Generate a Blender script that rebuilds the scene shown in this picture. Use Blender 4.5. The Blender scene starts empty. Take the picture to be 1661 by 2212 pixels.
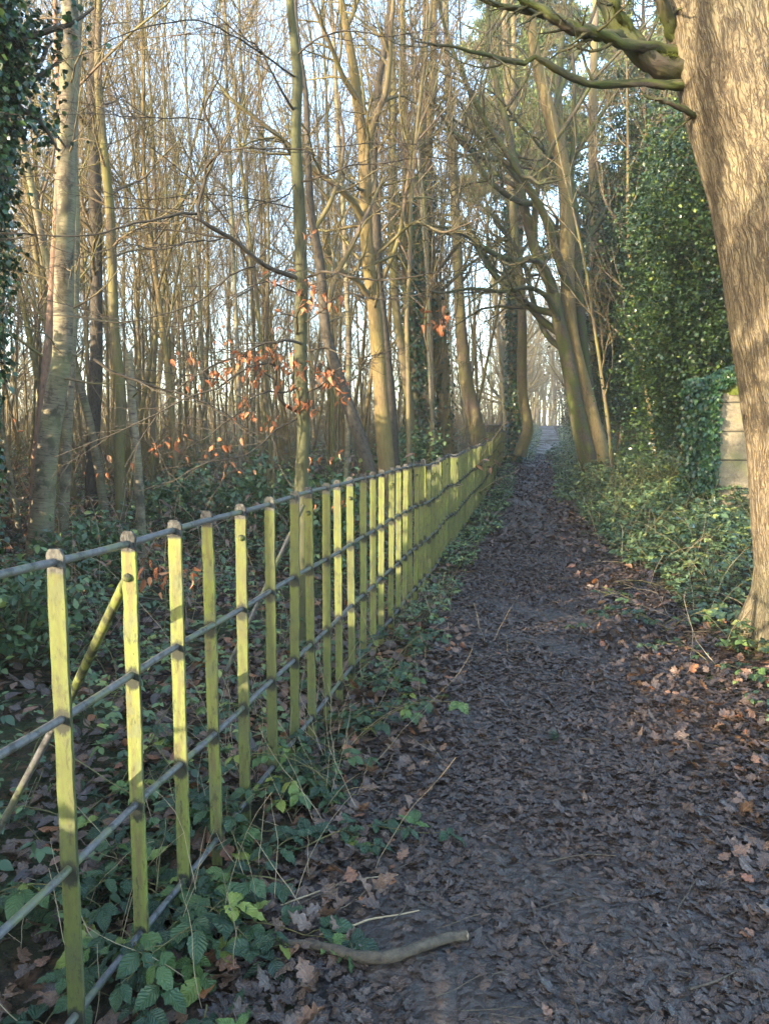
import bpy, math, random
import numpy as np
R_ = math.radians
rng = np.random.default_rng(7)
random.seed(7)
SC = bpy.context.scene
COL = SC.collection

# ------------------------------------------------------------------ camera
CAM_H, PITCH, F = 1.55, R_(6.0), 1661.0
cam_d = bpy.data.cameras.new('camera'); cam = bpy.data.objects.new('camera', cam_d); COL.objects.link(cam)
cam.location = (0, 0, CAM_H); cam.rotation_euler = (math.pi/2 - PITCH, 0, 0)
cam_d.sensor_fit = 'HORIZONTAL'; cam_d.sensor_width = 36.0; cam_d.lens = 36.0
cam_d.clip_start = 0.05; cam_d.clip_end = 1500
SC.camera = cam
CP, SP = math.cos(PITCH), math.sin(PITCH)
def at(px, py, Y):
    """world point seen at (px, py) of the 1661-wide photograph at distance Y along the path"""
    a = (px - 830.5)/F; b = -(py - 1106)/F
    d = np.array([a, b*SP + CP, b*CP - SP])
    p = d*(Y/d[1]); p[2] += CAM_H
    return p
def pts(*l):
    return np.array([at(*q) for q in l])

# ------------------------------------------------------------------ terrain
def fence_x(y):
    y = np.asarray(y, float)
    return -1.163 + .2*y - .26*np.exp(-((y-28)/6.)**2)
def edge_x(y):
    return np.interp(y, [-20, 0, 4.6, 13, 30, 40, 150], [-.6, 1.35, 1.95, 3.2, 6.8, 8.9, 33.])
def ground(x, y):
    x = np.asarray(x, float); y = np.asarray(y, float)
    z = np.interp(y, [-40, 7, 15, 28, 36, 44, 55, 80, 110, 140, 400], [0, 0, .09, .32, .42, .1, -.1, .9, 2.25, 2.6, 2.6])
    s = x - fence_x(y)
    t = x - edge_x(y)
    fade = np.clip((60-y)/25, 0, 1)
    z = z + fade*np.clip(t*.13, 0, .62)
    z = z - .05*np.clip((.5-s)/.5, 0, 1) - .10*np.clip((-s-1)/6, 0, 1)*fade
    z = z + .035*np.sin(x*1.3+.5*y)*np.sin(y*.9+1) + .02*np.sin(x*3.7+1)*np.cos(y*2.9) + .10*np.sin(x*.31)*np.sin(y*.23)*np.clip(np.abs(s-1)/8, 0, 1)
    m = np.clip(s/1.0, 0, 1)*np.clip(-t/.8+.4, 0, 1)
    z = z - .03*m + .012*np.sin(x*9+y*2)*np.cos(y*7.3-x)*np.clip(1-np.abs(y-4)/10, 0, 1)
    return z

# ------------------------------------------------------------------ mesh building
class MB:
    def __init__(s): s.V = []; s.F = []; s.U = []; s.A = []; s.n = 0
    def add(s, V, Q, UV=None, A=None):
        V = np.asarray(V, float).reshape(-1, 3); Q = np.asarray(Q, int).reshape(-1, 4)
        s.V.append(V); s.F.append(Q + s.n); s.n += len(V)
        s.U.append(np.zeros((len(Q), 4, 2)) if UV is None else np.asarray(UV, float).reshape(-1, 4, 2))
        s.A.append(np.zeros(len(Q)) if A is None else np.broadcast_to(np.asarray(A, float), (len(Q),)) if np.ndim(A) < 1 else np.asarray(A, float))
    def mesh(s, name, mat, smooth=True):
        me = bpy.data.meshes.new(name)
        V = np.concatenate(s.V); Q = np.concatenate(s.F); U = np.concatenate(s.U); A = np.concatenate(s.A)
        tri = Q[:, 3] == Q[:, 2]
        tot = np.where(tri, 3, 4)
        keep = np.ones((len(Q), 4), bool); keep[tri, 3] = False
        me.vertices.add(len(V)); me.vertices.foreach_set('co', V.astype(np.float32).ravel())
        L = Q[keep]
        me.loops.add(len(L)); me.loops.foreach_set('vertex_index', L.astype(np.int32))
        me.polygons.add(len(Q))
        st = np.concatenate([[0], np.cumsum(tot)[:-1]])
        me.polygons.foreach_set('loop_start', st.astype(np.int32))
        me.polygons.foreach_set('use_smooth', np.full(len(Q), smooth))
        uv = me.uv_layers.new(name='UVMap'); uv.data.foreach_set('uv', U[keep].astype(np.float32).ravel())
        at_ = me.attributes.new('rnd', 'FLOAT', 'FACE'); at_.data.foreach_set('value', A.astype(np.float32))
        me.update(calc_edges=True)
        me.materials.append(mat)
        return me
    def build(s, name, mat, parent=None, smooth=True):
        o = bpy.data.objects.new(name, s.mesh(name, mat, smooth)); COL.objects.link(o)
        if parent: o.parent = parent
        return o

def norm(v): return v/np.maximum(np.linalg.norm(v, axis=-1, keepdims=True), 1e-9)

def tubes(mb, P, R, sides=6, A=None, wob=None):
    """P (k,n,3) centre lines, R (k,n) radii"""
    P = np.asarray(P, float); R = np.asarray(R, float)
    if P.ndim == 2: P = P[None]; R = R[None]
    k, n, _ = P.shape
    T = np.empty_like(P); T[:, 1:-1] = P[:, 2:] - P[:, :-2]; T[:, 0] = P[:, 1]-P[:, 0]; T[:, -1] = P[:, -1]-P[:, -2]
    T = norm(T)
    mean = norm(P[:, -1]-P[:, 0])
    ref = np.where(np.abs(mean[:, 2:3]) > .7, np.array([[0, 1., 0]]), np.array([[0, 0, 1.]]))
    ref = np.broadcast_to(ref[:, None, :], P.shape)
    U = norm(np.cross(ref, T)); W = np.cross(T, U)
    a = np.arange(sides)/sides*2*math.pi
    ca, sa = np.cos(a), np.sin(a)
    rr = R[:, :, None]*np.ones(sides)
    if wob is not None: rr = rr*wob
    V = P[:, :, None, :] + rr[..., None]*(ca[None, None, :, None]*U[:, :, None, :] + sa[None, None, :, None]*W[:, :, None, :])
    seg = np.linalg.norm(P[:, 1:]-P[:, :-1], axis=2); vv = np.concatenate([np.zeros((k, 1)), np.cumsum(seg, 1)], 1)
    idx = np.arange(k*n*sides).reshape(k, n, sides)
    nx = np.roll(idx, -1, axis=2)
    Q = np.stack([idx[:, :-1], nx[:, :-1], nx[:, 1:], idx[:, 1:]], -1).reshape(-1, 4)
    circ = 2*math.pi*R.mean(1)
    j = np.arange(sides)
    u0 = (j/sides)[None, None]*circ[:, None, None]; u1 = ((j+1)/sides)[None, None]*circ[:, None, None]
    sh = (k, n-1, sides)
    u0 = np.broadcast_to(u0, sh); u1 = np.broadcast_to(u1, sh)
    v0 = np.broadcast_to(vv[:, :-1, None], sh); v1 = np.broadcast_to(vv[:, 1:, None], sh)
    UV = np.stack([np.stack([u0, v0], -1), np.stack([u1, v0], -1), np.stack([u1, v1], -1), np.stack([u0, v1], -1)], -2).reshape(-1, 4, 2)
    if A is None: AA = np.repeat(rng.random(k), (n-1)*sides)
    else: AA = np.full(len(Q), A)
    mb.add(V.reshape(-1, 3), Q, UV, AA)

def interp_line(P, R, n):
    """smooth resample of a polyline (Catmull-Rom) to n points"""
    P = np.asarray(P, float); R = np.asarray(R, float)
    m = len(P); d = np.concatenate([[0], np.cumsum(np.linalg.norm(P[1:]-P[:-1], axis=1))]); d /= d[-1]
    t = np.linspace(0, 1, n)
    E = np.vstack([2*P[0]-P[1], P, 2*P[-1]-P[-2]])
    i = np.clip(np.searchsorted(d, t, side='right')-1, 0, m-2)
    u = ((t-d[i])/(d[i+1]-d[i]))[:, None]
    p0, p1, p2, p3 = E[i], E[i+1], E[i+2], E[i+3]
    q = .5*((2*p1)+(-p0+p2)*u+(2*p0-5*p1+4*p2-p3)*u**2+(-p0+3*p1-3*p2+p3)*u**3)
    return q, np.interp(t, d, R)

def grow(P0, D0, L, n, wig, trop):
    k = len(P0); P = np.empty((k, n+1, 3)); P[:, 0] = P0; d = norm(D0)
    for i in range(n):
        d = d + rng.normal(0, wig, (k, 3)); d[:, 2] += trop; d = norm(d)
        P[:, i+1] = P[:, i] + d*(L/n)[:, None]
    return P
def sprout(P, R, L, m, t0=.2, t1=1., ang=(35, 65), ratio=(.35, .6), n=4, wig=.15, trop=.03, flat=1., taper=.25, rad=.6, minr=.003):
    """children on every branch of a batch: returns P, R, L of the children"""
    k, q, _ = P.shape
    t = t0 + (t1-t0)*rng.random((k, m))
    f = t*(q-1); i = np.clip(f.astype(int), 0, q-2); u = f-i
    kk = np.arange(k)[:, None]
    a = P[kk, i]; b = P[kk, i+1]
    pos = a+(b-a)*u[..., None]; tan = norm(b-a)
    r = R[kk, i]*(1-u)+R[kk, i+1]*u
    rv = rng.normal(0, 1, (k, m, 3)); rv[..., 2] *= flat
    perp = norm(rv - (rv*tan).sum(-1, keepdims=True)*tan)
    an = np.radians(rng.uniform(ang[0], ang[1], (k, m)))[..., None]
    d = tan*np.cos(an)+perp*np.sin(an)
    ln = L[:, None]*rng.uniform(ratio[0], ratio[1], (k, m))*(1.15-.6*t)
    pos, d, ln, r = pos.reshape(-1, 3), d.reshape(-1, 3), ln.ravel(), r.ravel()
    C = grow(pos, d, ln, n, wig, trop)
    r0 = np.maximum(r*rad, minr)
    RR = r0[:, None]*np.linspace(1, taper, n+1)[None]
    return C, np.maximum(RR, minr*.6), ln

# leaves ------------------------------------------------------------
def leaves(mb, pos, yaw, tilt, roll, size, stations=6, width=.36, lobes=0, lobe_amp=0., fold=.25, curl=.3, rnd=None, peak=.8):
    k = len(pos)
    v = np.linspace(0, 1, stations)
    w = width*np.sin(math.pi*np.clip(v, .0, 1)**peak)
    w = np.maximum(w, .015)
    if lobes: w = w*(1+lobe_amp*np.sin(2*math.pi*lobes*v-.6))
    cu = np.broadcast_to(curl, (k,))*1.0; fo = np.broadcast_to(fold, (k,))*1.0
    x = np.stack([-w, w*0, w], 1)[None]*np.ones((k, 1, 1))
    y = (v[None, :, None]*np.ones((k, 1, 3)))
    z = fo[:, None, None]*np.abs(x) - cu[:, None, None]*(y**2)*.5
    if lobes and stations > 5:
        z = z + rng.normal(0, .035, (k, stations, 3))
    p = np.stack([x, y, z], -1)*size[:, None, None, None]
    cy, sy = np.cos(yaw), np.sin(yaw); ct, s_t = np.cos(tilt), np.sin(tilt); cr, sr = np.cos(roll), np.sin(roll)
    X, Yy, Z = p[..., 0], p[..., 1], p[..., 2]
    e = lambda q: q[:, None, None]
    X1 = X*e(cr)+Z*e(sr); Z1 = -X*e(sr)+Z*e(cr)             # roll about the midrib
    Y2 = Yy*e(ct)-Z1*e(s_t); Z2 = Yy*e(s_t)+Z1*e(ct)         # tilt up or down
    X3 = X1*e(cy)-Y2*e(sy); Y3 = X1*e(sy)+Y2*e(cy)
    V = np.stack([X3, Y3, Z2], -1)+pos[:, None, None, :]
    idx = np.arange(k*stations*3).reshape(k, stations, 3)
    Q = np.stack([idx[:, :-1, :-1], idx[:, :-1, 1:], idx[:, 1:, 1:], idx[:, 1:, :-1]], -1).reshape(-1, 4)
    uu = np.array([0, .5, 1.])
    g = np.stack(np.meshgrid(v, uu, indexing='ij')[::-1], -1)
    uq = np.stack([g[:-1, :-1], g[:-1, 1:], g[1:, 1:], g[1:, :-1]], -2).reshape(1, -1, 4, 2)
    UV = np.broadcast_to(uq, (k,)+uq.shape[1:]).reshape(-1, 4, 2)
    if rnd is None: rnd = rng.random(k)
    mb.add(V.reshape(-1, 3), Q, UV, np.repeat(rnd, (stations-1)*2))
def trifoliate(mb, pos, yaw, tilt, size, stations=6, curl=.5):
    """three leaflets at the end of every stalk"""
    k = len(pos); r = rng.random(k)
    for da, sc_, back in ((0, 1., .2), (1.3, .84, .03), (-1.3, .84, .03)):
        ya = yaw+da+rng.normal(0, .12, k)
        leaves(mb, pos+np.stack([-np.sin(yaw), np.cos(yaw), yaw*0], 1)*(back*size)[:, None], ya, tilt+rng.normal(0, .18, k), rng.normal(0, .3, k)+da*.12, size*sc_*rng.uniform(.85, 1.1, k),
               stations, .31, 5.5 if stations > 9 else 0, .05, .28, rng.uniform(.1, .9, k)*curl, np.clip(r+rng.normal(0, .05, k), 0, 1), .75)

# ------------------------------------------------------------------ tagging
def tag(o, label=None, cat=None, group=None, kind=None):
    if label: o['label'] = label
    if cat: o['category'] = cat
    if group: o['group'] = group
    if kind: o['kind'] = kind
    return o
def empty(name, loc, label, cat, group=None):
    o = bpy.data.objects.new(name, None); COL.objects.link(o); o.location = loc; o.empty_display_size = .1
    return tag(o, label, cat, group)

# ------------------------------------------------------------------ materials
class NT:
    def __init__(s, name):
        s.m = bpy.data.materials.new(name); s.m.use_nodes = True; s.t = s.m.node_tree; s.t.nodes.clear()
        s.out = s.t.nodes.new('ShaderNodeOutputMaterial')
    def n(s, typ, props=None, **inp):
        nd = s.t.nodes.new('ShaderNode'+typ)
        for a, b in (props or {}).items(): setattr(nd, a, b)
        for a, b in inp.items(): s.set(nd, a.replace('_', ' '), b)
        return nd
    def set(s, nd, key, b):
        i = nd.inputs[int(key)] if key.isdigit() else nd.inputs[key]
        if hasattr(b, 'is_output') or isinstance(b, bpy.types.NodeSocket): s.t.links.new(b, i)
        else:
            if isinstance(b, (tuple, list)) and len(b) == 3 and i.type == 'RGBA': b = (*b, 1)
            i.default_value = b
    def math(s, op, a, b=0., c=None):
        nd = s.t.nodes.new('ShaderNodeMath'); nd.operation = op
        s.set(nd, '0', a); s.set(nd, '1', b)
        if c is not None: s.set(nd, '2', c)
        return nd.outputs[0]
    def mix(s, f, a, b, mode='MIX'):
        nd = s.t.nodes.new('ShaderNodeMix'); nd.data_type = 'RGBA'; nd.blend_type = mode
        s.set(nd, '0', f); s.set(nd, '6', a); s.set(nd, '7', b)
        return nd.outputs[2]
    def ramp(s, f, stops, interp='LINEAR'):
        nd = s.t.nodes.new('ShaderNodeValToRGB'); cr = nd.color_ramp; cr.interpolation = interp
        while len(cr.elements) > 1: cr.elements.remove(cr.elements[-1])
        cr.elements[0].position = stops[0][0]; c = stops[0][1]; cr.elements[0].color = (*c, 1) if len(c) == 3 else c
        for p, c in stops[1:]:
            e = cr.elements.new(p); e.color = (*c, 1) if len(c) == 3 else c
        s.set(nd, '0', f); return nd.outputs[0]
    def rampf(s, f, a, b, lo=0., hi=1.):
        nd = s.t.nodes.new('ShaderNodeMapRange'); nd.clamp = True
        for q, v in zip('01234', (f, a, b, lo, hi)): s.set(nd, q, v)
        return nd.outputs[0]
    def mapping(s, vec, scale=(1, 1, 1), loc=(0, 0, 0)):
        nd = s.t.nodes.new('ShaderNodeMapping'); s.set(nd, 'Vector', vec); nd.inputs['Scale'].default_value = scale
        if not isinstance(loc, tuple): s.t.links.new(loc, nd.inputs['Location'])
        else: nd.inputs['Location'].default_value = loc
        return nd.outputs[0]
    def noise(s, vec, scale, detail=3, rough=.55, dist=0.):
        nd = s.t.nodes.new('ShaderNodeTexNoise'); s.set(nd, 'Vector', vec); s.set(nd, 'Scale', scale); s.set(nd, 'Detail', detail); s.set(nd, 'Roughness', rough); s.set(nd, 'Distortion', dist)
        return nd
    def bump(s, h, strength=.5, dist=.01):
        nd = s.t.nodes.new('ShaderNodeBump'); s.set(nd, 'Height', h); s.set(nd, 'Strength', strength); s.set(nd, 'Distance', dist)
        return nd.outputs[0]
    def finish(s, col, rough=.8, spec=.3, normal=None, transl=0., tcol=None):
        b = s.t.nodes.new('ShaderNodeBsdfPrincipled'); s.set(b, 'Base Color', col); s.set(b, 'Roughness', rough); s.set(b, 'Specular IOR Level', spec)
        if normal is not None: s.set(b, 'Normal', normal)
        sh = b.outputs[0]
        if transl:
            tr = s.t.nodes.new('ShaderNodeBsdfTranslucent'); s.set(tr, 'Color', tcol if tcol is not None else col)
            mx = s.t.nodes.new('ShaderNodeMixShader'); mx.inputs[0].default_value = transl
            s.t.links.new(sh, mx.inputs[1]); s.t.links.new(tr.outputs[0], mx.inputs[2]); sh = mx.outputs[0]
        s.t.links.new(sh, s.out.inputs[0]); s.m.use_transparent_shadow = False
        return s.m
    @property
    def uv(s): return s.n('UVMap').outputs[0]
    @property
    def obj(s): return s.n('TexCoord').outputs['Object']
    @property
    def pos(s): return s.n('NewGeometry').outputs['Position']
    @property
    def rnd(s):
        return s.n('Attribute', {'attribute_name': 'rnd'}).outputs['Fac']
    @property
    def orand(s): return s.n('ObjectInfo').outputs['Random']

def m_oak():
    k = NT('oak_bark'); uv = k.uv
    n1 = k.noise(k.mapping(uv, (14, 5, 1)), 1.0, 3, .6).outputs['Fac']
    sep = k.n('SeparateXYZ', Vector=uv)
    du = k.math('ADD', sep.outputs[0], k.math('MULTIPLY', k.math('SUBTRACT', n1, .5), .055))
    dv = k.math('ADD', sep.outputs[1], k.math('MULTIPLY', k.math('SUBTRACT', k.noise(k.mapping(uv, (30, 8, 1), (3, 3, 0)), 1.0, 2).outputs['Fac'], .5), .10))
    def crack(fx, fy, off, lo, hi, det=3):
        n_ = k.noise(k.n('CombineXYZ', X=k.math('MULTIPLY', du, fx), Y=k.math('MULTIPLY', dv, fy), Z=off).outputs[0], 1.0, det, .55, .6).outputs['Fac']
        return k.rampf(k.math('ABSOLUTE', k.math('SUBTRACT', n_, .5)), lo, hi)
    c1 = crack(25, 2.7, 0., .0, .055); c2 = crack(56, 7.5, 5., .0, .045); c3 = crack(34, 20., 9., .0, .022)
    v2 = k.n('TexVoronoi', {'feature': 'DISTANCE_TO_EDGE'}, Vector=k.n('CombineXYZ', X=k.math('MULTIPLY', du, 120), Y=k.math('MULTIPLY', dv, 30)).outputs[0], Scale=1.0).outputs['Distance']
    fine = k.noise(k.mapping(uv, (170, 38, 1)), 1.0, 5, .7).outputs['Fac']
    big = k.noise(uv, 2.2, 3).outputs['Fac']
    c3 = k.math('MAXIMUM', c3, k.rampf(k.noise(uv, 8, 2).outputs['Fac'], .45, .55))
    h = k.math('MULTIPLY', k.math('MULTIPLY', k.math('ADD', k.math('MULTIPLY', c1, .75), .25), k.math('ADD', k.math('MULTIPLY', c2, .5), .5)), k.math('ADD', k.math('MULTIPLY', c3, .35), .65))
    h = k.math('ADD', k.math('MULTIPLY', h, .7), k.math('MULTIPLY', k.rampf(v2, 0, .3), .12))
    h = k.math('ADD', h, k.math('MULTIPLY', k.math('SUBTRACT', fine, .35), .4))
    plate = k.mix(fine, (.13, .10, .06), (.30, .235, .14))
    plate = k.mix(k.rampf(big, .35, .7), plate, k.mix(.5, plate, (.21, .19, .11)))
    col = k.mix(k.rampf(h, .25, .95), (.06, .045, .03), plate)
    moss = k.noise(uv, 3.1, 5, .7).outputs['Fac']
    P = k.pos; sx = k.n('SeparateXYZ', Vector=P)
    hi = k.rampf(sx.outputs[2], 3.1, 3.9); rt = k.rampf(sx.outputs[0], 2.28, 2.5)
    low = k.rampf(sx.outputs[2], .42, .12)
    mm = k.math('MAXIMUM', k.math('MULTIPLY', hi, rt), low)
    mf = k.rampf(k.math('MULTIPLY', moss, mm), .44, .52)
    mossc = k.mix(fine, (.05, .075, .01), (.17, .2, .03))
    col = k.mix(mf, col, mossc)
    alg = k.rampf(k.math('MULTIPLY', k.rampf(sx.outputs[2], 1.1, .2), k.rampf(big, .3, .6)), .2, .9, 0, .6)
    col = k.mix(alg, col, (.13, .12, .07))
    return k.finish(col, .85, .2, k.bump(h, 1., .014))
def m_bark(name, a, b, dark, stretch=(60, 10, 1), algae=None, alg_amt=.5, bump=.5, dist=.006, rv=.0, vs=1.):
    k = NT(name); uv = k.uv; r = k.orand
    loc = k.n('CombineXYZ', X=k.math('MULTIPLY', r, 17), Y=k.math('MULTIPLY', r, 31)).outputs[0]
    q = k.mapping(uv, stretch, loc)
    f = k.noise(q, 1.0, 5, .65, .3).outputs['Fac']
    big = k.noise(k.mapping(uv, (3*vs, 1.1*vs, 1), loc), 1.0, 3).outputs['Fac']
    col = k.mix(k.rampf(f, .3, .7), a, b)
    if rv: col = k.mix(k.math('MULTIPLY', r, rv), col, k.mix(.75, col, (.17, .12, .09)))
    col = k.mix(k.rampf(f, .42, .28), col, dark)
    if algae: col = k.mix(k.rampf(big, .38, .62, 0, alg_amt), col, algae)
    return k.finish(col, .85, .2, k.bump(f, bump, dist))
def m_birch():
    k = NT('birch_bark'); uv = k.uv
    band = k.noise(k.mapping(uv, (5, 34, 1)), 1.0, 4, .65).outputs['Fac']
    lent = k.noise(k.mapping(uv, (10, 62, 1), (4, 2, 0)), 1.0, 3, .6).outputs['Fac']
    big = k.noise(k.mapping(uv, (5, 3.2, 1)), 1.0, 4, .65).outputs['Fac']
    sz = k.n('SeparateXYZ', Vector=k.pos).outputs[2]
    col = k.mix(k.rampf(band, .3, .68), (.10, .078, .048), (.22, .185, .12))
    col = k.mix(k.rampf(lent, .56, .62), col, (.07, .05, .04))
    col = k.mix(k.rampf(big, .53, .60), col, (.065, .055, .035))
    col = k.mix(k.rampf(k.noise(uv, 2.0, 3).outputs['Fac'], .45, .65, 0, .5), col, (.22, .22, .09))
    return k.finish(col, .75, .25, k.bump(k.math('ADD', band, big), .5, .006))
def m_post():
    k = NT('lichen_paint'); o = k.obj; s = k.n('SeparateXYZ', Vector=o); r = k.orand
    loc = k.n('CombineXYZ', X=k.math('MULTIPLY', r, 17), Y=k.math('MULTIPLY', r, 3), Z=k.math('MULTIPLY', r, 31)).outputs[0]
    f = k.noise(k.mapping(o, (1, 1, .55), loc), 95, 5, .7).outputs['Fac']
    st = k.noise(k.mapping(o, (1, 1, .13), loc), 48, 4, .6).outputs['Fac']
    bg = k.noise(k.mapping(o, (1, 1, .5), loc), 7, 3, .6).outputs['Fac']
    col = k.mix(k.rampf(bg, .3, .7), (.165, .195, .027), (.10, .13, .03))
    col = k.mix(k.rampf(r, .0, 1., 0, .5), col, (.10, .13, .03))
    col = k.mix(k.rampf(f, .3, .75, 0, .65), col, (.21, .22, .075))
    col = k.mix(k.rampf(st, .50, .62, 0, .8), col, (.12, .10, .045))
    col = k.mix(k.rampf(k.math('MULTIPLY', f, bg), .34, .40, 0, .9), col, (.045, .04, .03))
    ex = k.math('ABSOLUTE', s.outputs[0])
    cs_ = k.math('MULTIPLY', k.rampf(ex, .015, .004), k.rampf(k.noise(k.mapping(o, (1.6, 1, .22), loc), 30, 5, .7).outputs['Fac'], .42, .62))
    col = k.mix(k.math('MULTIPLY', cs_, .75), col, (.12, .095, .05))
    gp = k.rampf(k.noise(k.mapping(o, (1, 1, .6), loc), 16, 5, .7).outputs['Fac'], .53, .6, 0, .75)
    col = k.mix(gp, col, (.115, .125, .06))
    edge = k.math('MULTIPLY', k.rampf(ex, .0195, .0222), k.rampf(k.noise(k.mapping(o, (1, 1, .4), loc), 22, 4).outputs['Fac'], .45, .58))
    col = k.mix(edge, col, (.03, .035, .02))
    col = k.mix(k.rampf(r, 0., 1., 0., .62), col, (.055, .065, .022))
    col = k.mix(k.rampf(k.noise(k.mapping(o, (1, 1, .35), loc), 60, 4, .75).outputs['Fac'], .54, .64, 0, .7), col, (.05, .05, .025))
    # grime ring round every rail hole and the bare metal head
    m = None
    for zi in (.85, .45, .05):
        dz = k.math('SUBTRACT', s.outputs[2], zi-.012)
        d = k.math('SQRT', k.math('ADD', k.math('MULTIPLY', s.outputs[0], s.outputs[0]), k.math('MULTIPLY', k.math('MULTIPLY', dz, dz), .55)))
        q = k.rampf(k.math('ADD', d, k.math('MULTIPLY', k.math('SUBTRACT', f, .5), .03)), .030, .021)
        m = q if m is None else k.math('MAXIMUM', m, q)
    head = k.rampf(k.math('ADD', s.outputs[2], k.math('MULTIPLY', k.math('SUBTRACT', f, .5), .02)), 1.205, 1.212)
    col = k.mix(m, col, (.03, .032, .022))
    hc = k.mix(k.rampf(r, .75, .85), k.mix(k.rampf(f, .45, .6), (.022, .022, .02), (.085, .083, .075)), k.mix(k.rampf(f, .35, .6), (.03, .03, .027), (.10, .098, .08)))
    col = k.mix(head, col, hc)
    return k.finish(col, .8, .25, k.bump(k.math('ADD', f, st), .35, .003))
def m_rail():
    k = NT('weathered_metal'); o = k.pos
    f = k.noise(o, 60, 5, .7).outputs['Fac']; g = k.noise(o, 9, 4, .6).outputs['Fac']
    col = k.mix(k.rampf(f, .3, .7), (.05, .05, .048), (.135, .13, .125))
    col = k.mix(k.rampf(g, .48, .62, 0, .8), col, (.11, .125, .05))
    col = k.mix(k.rampf(k.noise(o, 21, 5, .7).outputs['Fac'], .54, .62), col, (.035, .035, .03))
    return k.finish(col, k.rampf(f, .2, .8, .35, .6), .4, k.bump(f, .4, .002))
def m_leaf(name, stops, rough=.35, spec=.4, transl=.2, vein=0., dark=(.01, .03, .01)):
    k = NT(name); r = k.rnd; col = k.ramp(r, stops); nm = None
    if vein:
        s = k.n('SeparateXYZ', Vector=k.uv)
        du = k.math('ABSOLUTE', k.math('SUBTRACT', s.outputs[0], .5))
        ph = k.math('MULTIPLY', k.math('SUBTRACT', s.outputs[1], k.math('MULTIPLY', du, .55)), 52)
        wv = k.math('SINE', ph)
        v = k.rampf(wv, .55, 1.)
        mid = k.rampf(du, .05, .015)
        vv = k.math('MAXIMUM', v, mid)
        col = k.mix(k.math('MULTIPLY', vv, vein*.2), col, k.mix(.5, col, (.25, .33, .1)))
        nm = k.bump(k.math('SUBTRACT', k.math('MULTIPLY', wv, .5), k.math('MULTIPLY', mid, 1.)),   .8*vein, .0022)
    sp = k.noise(k.pos, 160, 2).outputs['Fac']
    col = k.mix(k.rampf(sp, .6, .75, 0, .4), col, k.mix(.6, col, (.12, .1, .04)))
    return k.finish(col, rough, spec, nm, transl)
def m_litter():
    k = NT('dead_leaf'); r = k.rnd
    col = k.ramp(r, [(0, (.024, .016, .010)), (.25, (.052, .033, .021)), (.5, (.10, .062, .038)), (.72, (.165, .095, .053)), (.86, (.23, .12, .062)), (.93, (.27, .10, .04)), (1, (.34, .12, .03))])
    n = k.noise(k.pos, 70, 4, .7).outputs['Fac']
    col = k.mix(k.rampf(n, .35, .65, 0, .55), col, (.026, .02, .02))
    s = k.n('SeparateXYZ', Vector=k.uv); du = k.math('ABSOLUTE', k.math('SUBTRACT', s.outputs[0], .5))
    mid = k.rampf(du, .06, .02)
    wv = k.math('SINE', k.math('MULTIPLY', k.math('SUBTRACT', s.outputs[1], k.math('MULTIPLY', du, .8)), 30))
    col = k.mix(k.math('MULTIPLY', mid, .3), col, (.2, .14, .09))
    h = k.math('ADD', k.math('MULTIPLY', n, .6), k.math('MULTIPLY', wv, .25))
    return k.finish(col, k.rampf(n, .35, .65, .24, .6), .55, k.bump(h, .6, .004))
def m_ground(name, wet):
    k = NT(name); p = k.pos
    w = k.n('TexVoronoi', {'feature': 'F1'}, Vector=k.mix(.04, p, k.noise(p, 14, 3).outputs['Color'], 'LINEAR_LIGHT'), Scale=19.)
    w2 = k.n('TexVoronoi', {'feature': 'F1'}, Vector=p, Scale=33.)
    f = k.noise(p, 40, 5, .7).outputs['Fac']; g = k.noise(p, .9, 4, .6).outputs['Fac']
    rc = k.n('SeparateColor', Color=w.outputs['Color']).outputs[0]
    if wet: col = k.ramp(rc, [(0, (.028, .021, .018)), (.5, (.054, .039, .027)), (.85, (.095, .063, .044)), (1, (.135, .08, .05))])
    else: col = k.ramp(rc, [(0, (.03, .02, .014)), (.5, (.08, .045, .03)), (.85, (.15, .075, .045)), (1, (.2, .09, .05))])
    col = k.mix(k.rampf(w.outputs['Distance'], .25, .6, 0, .7), col, (.02, .014, .012))
    if not wet: col = k.mix(k.rampf(g, .42, .6, 0, .75), col, k.mix(f, (.02, .035, .012), (.06, .08, .03)))
    h = k.math('ADD', k.math('ADD', k.math('MULTIPLY', w.outputs['Distance'], -1.), k.math('MULTIPLY', w2.outputs['Distance'], -.5)), k.math('MULTIPLY', f, .8))
    return k.finish(col, k.rampf(f, .3, .7, .28, .6) if wet else .9, .55 if wet else .15, k.bump(h, .9, .03))
def m_simple(name, a, b, scale=12, rough=.85, bump=.5, dist=.008, stretch=(1, 1, 1)):
    k = NT(name); p = k.mapping(k.pos, stretch); f = k.noise(p, scale, 5, .7).outputs['Fac']
    return k.finish(k.mix(k.rampf(f, .3, .7), a, b), rough, .25, k.bump(f, bump, dist))
def m_stone():
    k = NT('sandstone'); p = k.pos
    f = k.noise(p, 22, 5, .7).outputs['Fac']; s = k.n('SeparateXYZ', Vector=p)
    zz = k.math('FRACT', k.math('MULTIPLY', s.outputs[2], 2.6)); j = k.rampf(zz, .06, .03)
    vv = k.n('TexVoronoi', {'feature': 'DISTANCE_TO_EDGE'}, Vector=k.mix(.08, p, k.noise(p, 5).outputs['Color'], 'LINEAR_LIGHT'), Scale=5.).outputs['Distance']
    cr = k.rampf(vv, .02, .0, 0, .35)
    m = k.math('MAXIMUM', j, cr)
    col = k.mix(k.rampf(f, .3, .7), (.15, .12, .075), (.27, .225, .14))
    col = k.mix(k.rampf(k.noise(p, 3, 3).outputs['Fac'], .5, .65, 0, .6), col, (.18, .18, .07))
    col = k.mix(m, col, (.07, .06, .04))
    return k.finish(col, .9, .2, k.bump(k.math('SUBTRACT', f, m), .7, .015))

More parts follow.
